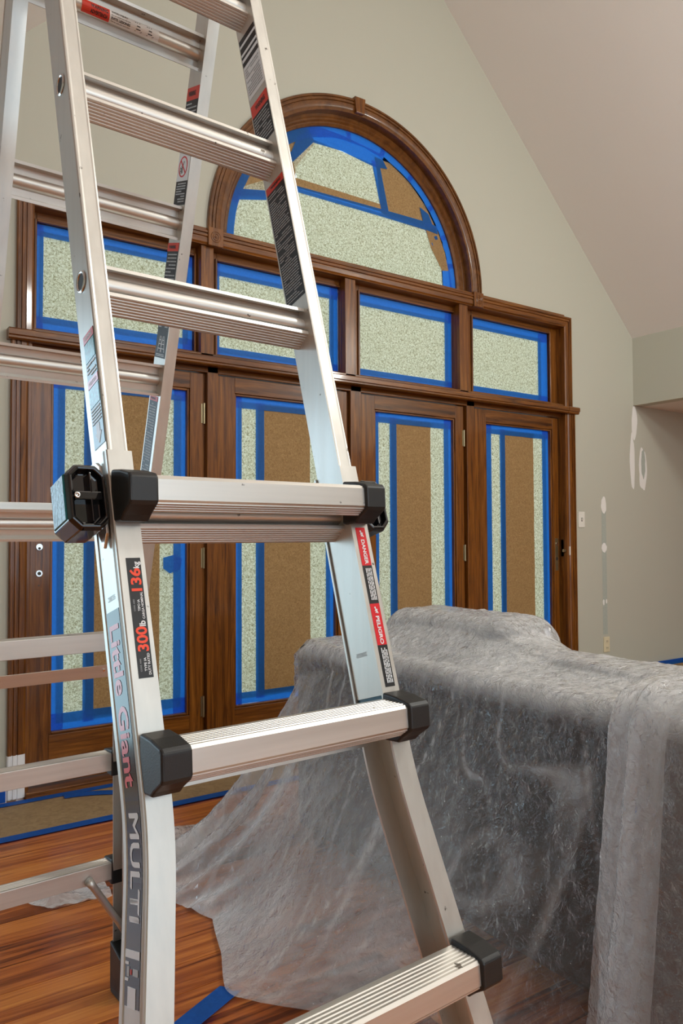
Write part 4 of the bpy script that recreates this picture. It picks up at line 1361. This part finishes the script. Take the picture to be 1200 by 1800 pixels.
# rear section, right inner rail (its inner side faces the camera, so +o there is -O)
warn(RS, -0.0260, 0.0245, 0.5545, 0.531, 0.440, 'c', 23, 12)
warn(RS, -0.0230, 0.0265, 0.2690, 0.253, 0.100, 'd', 24, 22)
l = sticker_x(RS, -0.0230, 0.0255, 0.446, 0.385, xi, 'label_white', LAD)
l['label'] = 'white label with a red prohibition circle'
g = G()
ring = []
for k in range(29):
    t = 2 * math.pi * k / 28
    ring.append([RS.at(xi - d, 0.0025 + r * math.cos(t), 0.411 + r * 1.05 * math.sin(t)) for r, d in ((0.0185, 0.0004), (0.0185, 0.0008), (0.0160, 0.0008), (0.0160, 0.0004))])
g.loops(ring, closed=True, caps=False)
g.loops([[RS.at(xi - d, 0.0025 + o, 0.411 + q) for o, q in ((0.0115, 0.0135), (0.0135, 0.0115), (-0.0115, -0.0135), (-0.0135, -0.0115))] for d in (0.0004, 0.0008)])
g.make('prohibition_ring', 'label_crimson', l)
g = G()
for o0, q0, o1, q1, w in ((0.006, -0.013, 0.006, 0.002, 0.0006), (0.011, -0.013, 0.011, 0.000, 0.0006), (0.006, -0.008, 0.011, -0.008, 0.0005), (0.006, -0.003, 0.011, -0.003, 0.0005), (0.002, -0.012, 0.003, -0.002, 0.0012), (0.003, -0.002, -0.003, 0.010, 0.0009)):
    A, B = Vector((o0, q0)), Vector((o1, q1))
    d = (B - A).normalized()
    nn = Vector((-d.y, d.x)) * w
    g.loops([[RS.at(xi - dd, 0.0025 + p.x, 0.411 + p.y) for p in (A - nn, B - nn, B + nn, A + nn)] for dd in (0.0004, 0.0007)])
g.make('climber_symbol', 'slot_dark', l)
l = sticker_x(RS, -0.0245, 0.0250, 0.3845, 0.340, xi, 'label_black_matte', LAD)
lines_x(RS, -0.019, 0.020, 0.382, 0.344, 8, xi - 0.0002, 'label_grey', l, 31, 0.45)
# small pictogram label: white ladder outlines on black
l = sticker_x(RS, -0.0235, 0.0260, 0.100, 0.0445, xi, 'label_black_matte', LAD)
g = G()
for sx in (-0.007, 0.007):
    for o0, q0, o1, q1 in ((sx - 0.002, 0.088, sx - 0.009, 0.056), (sx + 0.002, 0.088, sx + 0.009, 0.056), (sx - 0.003, 0.080, sx + 0.003, 0.080), (sx - 0.005, 0.072, sx + 0.005, 0.072), (sx - 0.007, 0.063, sx + 0.007, 0.063)):
        A, B = Vector((o0, q0)), Vector((o1, q1))
        d = (B - A).normalized()
        nn = Vector((-d.y, d.x)) * 0.0007
        g.loops([[RS.at(xi - dd, p.x, p.y) for p in (A - nn, B - nn, B + nn, A + nn)] for dd in (0.0004, 0.0007)])
g.make('ladder_symbol', 'label_white', l)
lines_x(RS, -0.018, 0.020, 0.053, 0.047, 2, xi - 0.0002, 'label_white', l, 33, 0.4)
l = warn(RS, -0.0160, 0.0225, -0.0330, -0.0430, -0.2150, 'e', 25, 30)
# warning label wrapped on the rear top rung tube (facing the room)
def tube_sticker(S, x0, x1, a0, a1, r, q0, mat, parent, name='label', th=0.0004):
    rings = []
    for x in (x0, x1):
        ring_ = []
        for rr, ang in ((r, range(0, 9)), (r + th, range(8, -1, -1))):
            for k in ang:
                t = a0 + (a1 - a0) * k / 8
                ring_.append(S.at(x, -rr * math.cos(t), q0 + rr * math.sin(t)))
        rings.append(ring_)
    return G().loops(rings).make(name, mat, parent, False)
q2 = 2 * SP
rl = tube_sticker(RS, -0.0670, -0.0190, -0.95, 0.95, 0.0120, q2, 'label_red', LAD)
rl['label'] = 'red warning label on the top rear rung'
wl = tube_sticker(RS, -0.0190, 0.0720, -0.95, 0.95, 0.0120, q2, 'label_white', LAD)
wl['label'] = 'white warning text on the top rear rung'
def tube_text(body, x0, x1, t0, t1, mat, parent, bold=0.02):
    rr = 0.0128
    put_text(body, None, None, None, x1 - x0, t1 - t0, mat, parent, bold=bold, bend=lambda a, b: RS.at((x0 + x1) / 2 + a, -rr * math.cos((t0 + t1) / 2 + b), q2 + rr * math.sin((t0 + t1) / 2 + b)))
tube_text('WARNING', -0.052, -0.022, 0.10, 0.60, 'label_black_matte', rl, 0.02)
tube_text('ADVERTENCIA', -0.052, -0.022, -0.62, -0.12, 'label_black_matte', rl, 0.03)
tube_text('AVOID INJURY', -0.016, 0.014, 0.42, 0.78, 'label_black_matte', wl, 0.02)
tube_text('Do not climb from this side', -0.016, 0.018, 0.08, 0.30, 'label_black_matte', wl, 0.0)
tube_text('EVITE LESIONES', -0.016, 0.018, -0.38, -0.06, 'label_black_matte', wl, 0.03)
tube_text('No se suba por este lado', -0.016, 0.018, -0.72, -0.50, 'label_black_matte', wl, 0.0)
g = G()
for cx_, ph in ((0.034, 0), (0.056, 1)):
    for k in range(5):
        a0, b0, a1, b1 = [(-0.006, -0.6, -0.003, 0.6), (0.004, -0.6, 0.001, 0.6), (-0.005, -0.3, 0.003, -0.3), (-0.004, 0.1, 0.002, 0.1), (-0.007, 0.6, 0.006, -0.5)][k]
        n_ = 0.0008
        pts = [(a0 - n_, b0), (a0 + n_, b0), (a1 + n_, b1), (a1 - n_, b1)] if abs(b1 - b0) > 0.01 else [(a0, b0 - 0.06), (a1, b0 - 0.06), (a1, b0 + 0.06), (a0, b0 + 0.06)]
        g.loops([[RS.at(cx_ + a, -rr * math.cos(b), q2 + rr * math.sin(b)) for a, b in pts] for rr in (0.0125, 0.0129)])
g.make('climber_symbol', 'label_black_matte', wl)

# ------------------------------------------------------------------ sofa under the plastic
SX0, SX1, SY0, SY1 = 1.505, 2.45, -3.45, -1.105
SOFA = thing('sofa', 'dark grey fabric sofa seen from behind under clear plastic', 'sofa', ((SX0 + SX1) / 2, (SY0 + SY1) / 2, 0), 0.0)
rounded_box('backrest', (SX0, SY0, 0.06), (SX0 + 0.24, SY1, 0.748), 0.045, 'sofa_fabric', SOFA)
rounded_box('base', (SX0 + 0.02, SY0 + 0.02, 0.06), (SX1 - 0.02, SY1 - 0.02, 0.30), 0.03, 'sofa_fabric', SOFA)
for a, b in ((SY1 - 0.23, SY1), (SY0, SY0 + 0.23)):
    rounded_box('armrest', (SX0 + 0.01, a, 0.06), (SX1, b, 0.63), 0.05, 'sofa_fabric', SOFA)
ys = [SY0 + 0.235, SY0 + 0.235 + 0.625, SY0 + 0.235 + 1.25, SY1 - 0.235]
for k in range(3):
    rounded_box('seat_cushion', (SX0 + 0.22, ys[k] + 0.006, 0.295), (SX1 + 0.01, ys[k + 1] - 0.006, 0.45), 0.05, 'sofa_fabric', SOFA, puff=0.012)
    rounded_box('back_cushion', (SX0 + 0.225, ys[k] + 0.01, 0.44), (SX0 + (0.51 if k == 2 else 0.44), ys[k + 1] - 0.01, 0.862 if k == 2 else 0.775), 0.09 if k == 2 else 0.07, 'sofa_fabric', SOFA, puff=0.008)
for x in (SX0 + 0.07, SX1 - 0.07):
    for y in (SY0 + 0.07, SY1 - 0.07):
        G().loops([[(x + r * math.cos(t), y + r * math.sin(t), z) for t in [2 * math.pi * j / 14 for j in range(14)]] for r, z in ((0.022, 0.0), (0.030, 0.07))]).make('sofa_leg', 'sofa_foot', SOFA)
for x in (SX0 + 0.0005,):
    for y in (-1.83, -2.62):
        G().box(x - 0.002, x + 0.002, y - 0.0015, y + 0.0015, 0.09, 0.70).make('back_seam', 'sofa_fabric', SOFA)
BOXES = [((SX0, SY0, 0.0), (SX0 + 0.24, SY1, 0.748), 0.045), ((SX0, SY1 - 0.23, 0.0), (SX1, SY1, 0.63), 0.05), ((SX0, SY0, 0.0), (SX1, SY0 + 0.23, 0.63), 0.05),
         ((SX0, SY0, 0.0), (SX1 + 0.01, SY1, 0.455), 0.05), ((SX0 + 0.2, SY0 + 0.235, 0.0), (SX0 + 0.44, SY1 - 0.235, 0.785), 0.07), ((SX0 + 0.215, ys[2] + 0.005, 0.0), (SX0 + 0.52, ys[3] - 0.005, 0.872), 0.09)]
#SIM-BEGIN
def drape(x0, x1, y0, y1, ds, boxes, steps, z0, seed, hem=None, pin=None):
    """position based cloth dropped on rounded boxes and the floor; returns grid of points"""
    rng = np.random.default_rng(seed)
    nx, ny = int(round((x1 - x0) / ds)) + 1, int(round((y1 - y0) / ds)) + 1
    gx, gy = np.meshgrid(np.linspace(x0, x1, nx), np.linspace(y0, y1, ny), indexing='ij')
    if hem is not None:      # left edge of the sheet is not straight
        e = hem(gy)
        gx = e + (gx - x0) * (x1 - e) / (x1 - x0)
    P = np.stack([gx, gy, np.full_like(gx, z0)], -1)
    F = P.copy()
    P[..., 2] += rng.normal(0, 0.004, gx.shape)
    lo = np.array([b[0] for b in boxes])
    hi = np.array([b[1] for b in boxes])
    rr = np.array([b[2] for b in boxes])
    cc, hh = (lo + hi) / 2, (hi - lo) / 2
    def collide(P, Q, fr, ff):
        for c, h, r in zip(cc, hh, rr):
            d = P - c
            q = np.abs(d) - (h - r)
            near = np.all(q < r + 0.006, axis=-1)
            if not near.any():
                continue
            qq, dd = q[near], d[near]
            out = np.maximum(qq, 0)
            ln = np.linalg.norm(out, axis=-1)
            ins = ln < 1e-9
            sd = np.where(ins, qq.max(-1), ln) - r
            n = out / np.maximum(ln, 1e-9)[:, None]
            ax = qq.argmax(-1)
            # near the top of a solid the way out is up
            shallow = (qq[:, 2] > -0.30) & (dd[:, 2] > 0) & (qq[:, :2].max(-1) < -0.012)
            ax = np.where(shallow, 2, ax)
            sd = np.where(ins & shallow, qq[:, 2] - r, sd)
            n[ins] = 0
            n[ins, ax[ins]] = 1
            n *= np.sign(dd)
            pen = 0.005 - sd
            hit = pen > 0
            Pn = P[near]
            mv = np.where(hit, pen, 0)[:, None] * n
            # friction: keep most of the last position along the surface
            Qn = Q[near]
            dl = (Pn + mv) - Qn
            tang = dl - (dl * n).sum(-1, keepdims=True) * n
            Pn = Pn + mv - np.where(hit, fr, 0)[:, None] * tang
            P[near] = Pn
        fl_ = P[..., 2] < 0.004
        if fl_.any():
            P[..., 2] = np.maximum(P[..., 2], 0.004)
            P[..., :2] = np.where(fl_[..., None], P[..., :2] * (1 - ff) + Q[..., :2] * ff, P[..., :2])
        return P
    rests = {}
    def con(P, a, b, key, k):
        A, B = P[a], P[b]
        d = B - A
        l = np.linalg.norm(d, axis=-1, keepdims=True)
        if key not in rests:
            rests[key] = np.linalg.norm(F[b] - F[a], axis=-1, keepdims=True)
        e = l - rests[key]
        c = 0.5 * k * e / np.maximum(l, 1e-9) * d
        P[a] = A + c
        P[b] = B - c
    def sl(i, j):
        return (i, j)
    Q = P.copy()
    V = np.zeros_like(P)
    dt = 0.018
    S_ = slice
    for st in range(steps):
        V[..., 2] -= (9.8 if st < 0.55 * steps else 2.0) * dt
        V *= 0.965
        Q = P.copy()
        P = P + V * dt
        for it in range(9 if st < 0.55 * steps else 14):
            for s0 in (0, 1):
                m = (nx - s0) // 2 * 2 + s0
                con(P, sl(S_(s0, m - 1, 2), S_(None)), sl(S_(s0 + 1, m, 2), S_(None)), ('x', s0), 1.0)
                m = (ny - s0) // 2 * 2 + s0
                con(P, sl(S_(None), S_(s0, m - 1, 2)), sl(S_(None), S_(s0 + 1, m, 2)), ('y', s0), 1.0)
            con(P, sl(S_(0, nx - 1), S_(0, ny - 1)), sl(S_(1, nx), S_(1, ny)), 'd1', 0.22)
            con(P, sl(S_(1, nx), S_(0, ny - 1)), sl(S_(0, nx - 1), S_(1, ny)), 'd2', 0.22)
            if it % 3 == 2:
                con(P, sl(S_(0, nx - 2), S_(None)), sl(S_(2, nx), S_(None)), 'bx', 0.06)
                con(P, sl(S_(None), S_(0, ny - 2)), sl(S_(None), S_(2, ny)), 'by', 0.06)
            if pin is not None and st > steps * 0.35:
                m, tgt, w = pin(F, P)
                P[m] += (tgt - P[m]) * w
        late = min(1.0, st / (0.7 * steps))
        P = collide(P, Q, 0.10 + 0.30 * late, 0.10 + 0.5 * late)
        V = (P - Q) / dt
        sp = np.linalg.norm(V, axis=-1, keepdims=True)
        V *= np.minimum(1, 3.0 / np.maximum(sp, 1e-6))
    return P
#SIM-END

def vnoise(u, v, seed):
    """smooth lattice noise on arrays, about -1..1"""
    tab = np.random.default_rng(seed).uniform(-1, 1, (256, 256))
    iu, iv = np.floor(u).astype(int), np.floor(v).astype(int)
    fu, fv = u - iu, v - iv
    fu, fv = fu * fu * (3 - 2 * fu), fv * fv * (3 - 2 * fv)
    t = lambda a, b: tab[a & 255, b & 255]
    return (t(iu, iv) * (1 - fu) + t(iu + 1, iv) * fu) * (1 - fv) + (t(iu, iv + 1) * (1 - fu) + t(iu + 1, iv + 1) * fu) * fv

def upsample(P, k):
    """Catmull-Rom refinement of a point grid along both directions"""
    for ax in (0, 1):
        n = P.shape[ax]
        t = np.linspace(0, n - 1, (n - 1) * k + 1)
        i = np.minimum(t.astype(int), n - 2)
        f = (t - i)
        sh = [1, 1, 1]
        sh[ax] = -1
        f = f.reshape(sh)
        g_ = lambda d: np.take(P, np.clip(i + d, 0, n - 1), axis=ax)
        a, b, c, d = g_(-1), g_(0), g_(1), g_(2)
        P = 0.5 * (2 * b + (c - a) * f + (2 * a - 5 * b + 4 * c - d) * f ** 2 + (3 * b - a - 3 * c + d) * f ** 3)
    return P

def push_out(P, boxes, gap):
    """move points that lie inside a rounded box (or too close) onto its skin"""
    for _ in range(3):
        for lo_, hi_, r in boxes:
            lo_, hi_ = np.array(lo_), np.array(hi_)
            d = P - (lo_ + hi_) / 2
            q = np.abs(d) - ((hi_ - lo_) / 2 - r)
            out = np.maximum(q, 0)
            ln = np.linalg.norm(out, axis=-1)
            ins = ln < 1e-9
            sd = np.where(ins, q.max(-1), ln) - r
            n = np.where(ins[..., None], np.eye(3)[q.argmax(-1)], out / np.maximum(ln, 1e-9)[..., None]) * np.sign(d)
            P = P + np.maximum(gap - sd, 0)[..., None] * n
    P[..., 2] = np.maximum(P[..., 2], 0.004)
    return P

def wrinkle(P, ds, seed, amp):
    """crisp film creases pushed along the surface normal"""
    du = np.gradient(P, axis=0)
    dv = np.gradient(P, axis=1)
    n = np.cross(du, dv)
    n /= np.maximum(np.linalg.norm(n, axis=-1, keepdims=True), 1e-9)
    U, V = np.meshgrid(np.arange(P.shape[0]) * ds, np.arange(P.shape[1]) * ds, indexing='ij')
    wu = U + 0.05 * vnoise(U * 5, V * 5, seed)
    wv = V + 0.05 * vnoise(U * 5, V * 5, seed + 1)
    rid = lambda a: 1 - np.abs(a)
    steep = 1 - np.abs(n[..., 2])            # 1 on hanging parts, 0 on flat ones
    h = 0.55 * rid(vnoise(wu * 2.2, wv * 15, seed + 2)) ** 3 * (0.35 + steep)
    h += 0.45 * rid(vnoise(wu * 9 + wv * 6, wv * 9 - wu * 6, seed + 3)) ** 4
    h += 0.35 * rid(vnoise(wu * 22 - wv * 9, wv * 22 + wu * 9, seed + 4)) ** 3
    h += 0.22 * rid(vnoise(wu * 45, wv * 45, seed + 5)) ** 2
    Pn = P + n * (amp * h)[..., None]
    Pn[..., 2] = np.maximum(Pn[..., 2], 0.003)
    return Pn

def grid_mesh(P, name, mats, label, cat, idx=None, layers_and_lit_haze=None):
    a, b = P.shape[:2]
    q = np.arange(a * b).reshape(a, b)
    f = np.stack([q[:-1, :-1], q[1:, :-1], q[1:, 1:], q[:-1, 1:]], -1).reshape(-1, 4)
    me = bpy.data.meshes.new(name)
    me.vertices.add(a * b)
    me.vertices.foreach_set('co', P.reshape(-1).astype(np.float32))
    me.loops.add(f.size)
    me.loops.foreach_set('vertex_index', f.reshape(-1).astype(np.int32))
    me.polygons.add(len(f))
    me.polygons.foreach_set('loop_start', np.arange(0, f.size, 4, dtype=np.int32))
    me.polygons.foreach_set('use_smooth', np.ones(len(f), bool))
    for m in mats:
        me.materials.append(MATS[m])
    if idx is not None:
        me.polygons.foreach_set('material_index', idx[:-1, :-1].reshape(-1).astype(np.int32))
    if layers_and_lit_haze is not None:
        at = me.attributes.new('layers_and_lit_haze', 'FLOAT', 'POINT')
        at.data.foreach_set('value', layers_and_lit_haze.reshape(-1).astype(np.float32))
    me.update()
    me.validate()
    o = bpy.data.objects.new(name, me)
    COL.objects.link(o)
    return tag(o, label, cat)

# where the hem of the sheet lies: position along the sofa -> (sheet edge x, floor x, floor y)
HEM = np.array([[-3.9, 0.78, 1.40, -3.80], [-2.60, 0.78, 1.40, -2.60], [-2.30, 0.74, 1.26, -2.32], [-2.05, 0.67, 1.03, -2.05], [-1.93, 0.58, 0.86, -1.92], [-1.85, 0.53, 0.82, -1.83],
                [-1.70, 0.61, 0.92, -1.66], [-1.48, 0.66, 1.00, -1.46], [-1.30, 0.64, 0.94, -1.30], [-1.05, 0.72, 0.97, -1.10], [-0.78, 0.84, 1.06, -0.92], [-0.55, 0.92, 1.16, -0.76]])
def hem1(y):
    return np.interp(y, HEM[:, 0], HEM[:, 1])
def pin1(F, P):
    m = np.zeros(F.shape[:2], bool)
    m[0] = True
    y = F[0, :, 1]
    tg = np.stack([np.interp(y, HEM[:, 0], HEM[:, 2]), np.interp(y, HEM[:, 0], HEM[:, 3]), np.full_like(y, 0.005)], -1)
    return m, tg, 0.06
DS = 0.03
P1 = drape(0.50, 3.15, -3.9, -0.55, DS, BOXES, 220, 0.95, 1, hem1, pin1)
P1 = wrinkle(push_out(upsample(P1, 3), BOXES, 0.012), DS / 3, 11, 0.0068)
def sstep(a, b, x):
    t = np.clip((x - a) / (b - a), 0, 1)
    return t * t * (3 - 2 * t)
X_, Y_, Z_ = P1[..., 0], P1[..., 1], P1[..., 2]
U_, V_ = np.meshgrid(np.arange(P1.shape[0]) * 0.01, np.arange(P1.shape[1]) * 0.01, indexing='ij')
fold = np.maximum(0, 1 - 16 * np.abs(vnoise(U_ * 1.1 + 0.3 * vnoise(U_ * 3, V_ * 3, 91), V_ * 5.0 + U_ * 1.2, 90)))
fold += 0.8 * np.maximum(0, 1 - 13 * np.abs(vnoise(U_ * 0.8 + 0.2 * vnoise(U_ * 4, V_ * 4, 93), V_ * 8.0 - U_ * 1.6, 94)))
fold *= (Z_ < 0.74)
hanging = (X_ < 1.50)
lay = 5.5 * fold                                                                   # narrow doubled pleats
lay += 3.2 * sstep(-1.42, -1.12, Y_) * sstep(1.52, 1.46, X_)                         # gathered corner
lay += 4.5 * sstep(0.62, 0.08, Z_) * sstep(-2.45, -2.1, Y_) * sstep(1.50, 1.40, X_)    # lit whiteness of the lower skirt, painted in as haze
lay += 8.0 * sstep(0.69, 0.75, Z_)                                                 # whiteness of the brightly lit top, put in as haze
lay *= 0.75 + 0.5 * vnoise(U_ * 6, V_ * 6, 77)
grid_mesh(P1, 'plastic_sheet', ['plastic_film'], 'clear crinkled plastic sheet draped over the sofa and onto the floor', 'plastic sheet', None, lay)
# second sheet: its far edge is folded back on itself and hangs straight down the sofa back
def resample(pts, n):
    pts = np.array(pts, float)
    d = np.r_[0, np.cumsum(np.linalg.norm(np.diff(pts, axis=0), axis=1))]
    t = np.linspace(0, d[-1], n)
    q = np.stack([np.interp(t, d, pts[:, k]) for k in range(pts.shape[1])], -1)
    for _ in range(4):
        q[1:-1] = 0.25 * q[:-2] + 0.5 * q[1:-1] + 0.25 * q[2:]
    return q
PRO = resample([(1.375, 0.006), (1.40, 0.10), (1.432, 0.35), (1.452, 0.60), (1.462, 0.72), (1.490, 0.785), (1.56, 0.800), (1.72, 0.812), (1.94, 0.822), (2.03, 0.74), (2.10, 0.56), (2.30, 0.50), (2.52, 0.495), (2.56, 0.30), (2.60, 0.01)], 200)
EDG = resample([(-2.665, 0.0), (-2.60, 0.004), (-2.545, 0.006), (-2.528, 0.010), (-2.545, 0.015), (-2.60, 0.018), (-2.635, 0.019), (-2.625, 0.024), (-2.59, 0.026), (-2.60, 0.030), (-2.68, 0.026), (-2.85, 0.018), (-3.55, 0.016)], 150)
pn = np.gradient(PRO, axis=0)
pn = np.stack([-pn[:, 1], pn[:, 0]], -1)
pn /= np.linalg.norm(pn, axis=1, keepdims=True)
Q2 = PRO[:, None, :] + pn[:, None, :] * EDG[None, :, 1:2]
hang = sstep(0.80, 0.0, PRO[:, 1])[:, None] * (np.arange(200) < 80)[:, None]
P2 = np.stack([Q2[..., 0] - 0.02 * hang * np.sin(EDG[None, :, 0] * 23), np.broadcast_to(EDG[None, :, 0], Q2.shape[:2]) + hang * 0.035 * (EDG[None, :, 1] > 0.005), np.maximum(Q2[..., 1], 0.005)], -1)
P2 = wrinkle(P2[:, ::-1].copy(), 0.012, 41, 0.004)
lay2 = np.broadcast_to(1.2 + 3.0 * sstep(-2.70, -2.66, EDG[:, 0])[None, :], P2.shape[:2]).copy()
lay2[PRO[:, 1] > 0.76] += 2.0
lay2 = lay2[:, ::-1].copy()
grid_mesh(P2, 'plastic_sheet', ['plastic_film'], 'second plastic sheet with a thick folded edge over the near end of the sofa', 'plastic sheet', None, lay2)
# tape holding the plastic to the floor
ftape('floor_tape', [(0.545, -1.955), (0.725, -1.868), (0.868, -1.800), (0.882, -1.818), (0.884, -1.838), (0.905, -1.848), (0.73, -1.930), (0.565, -2.005)], 0.0095, 'blue tape strip holding the plastic sheet to the floor in front')
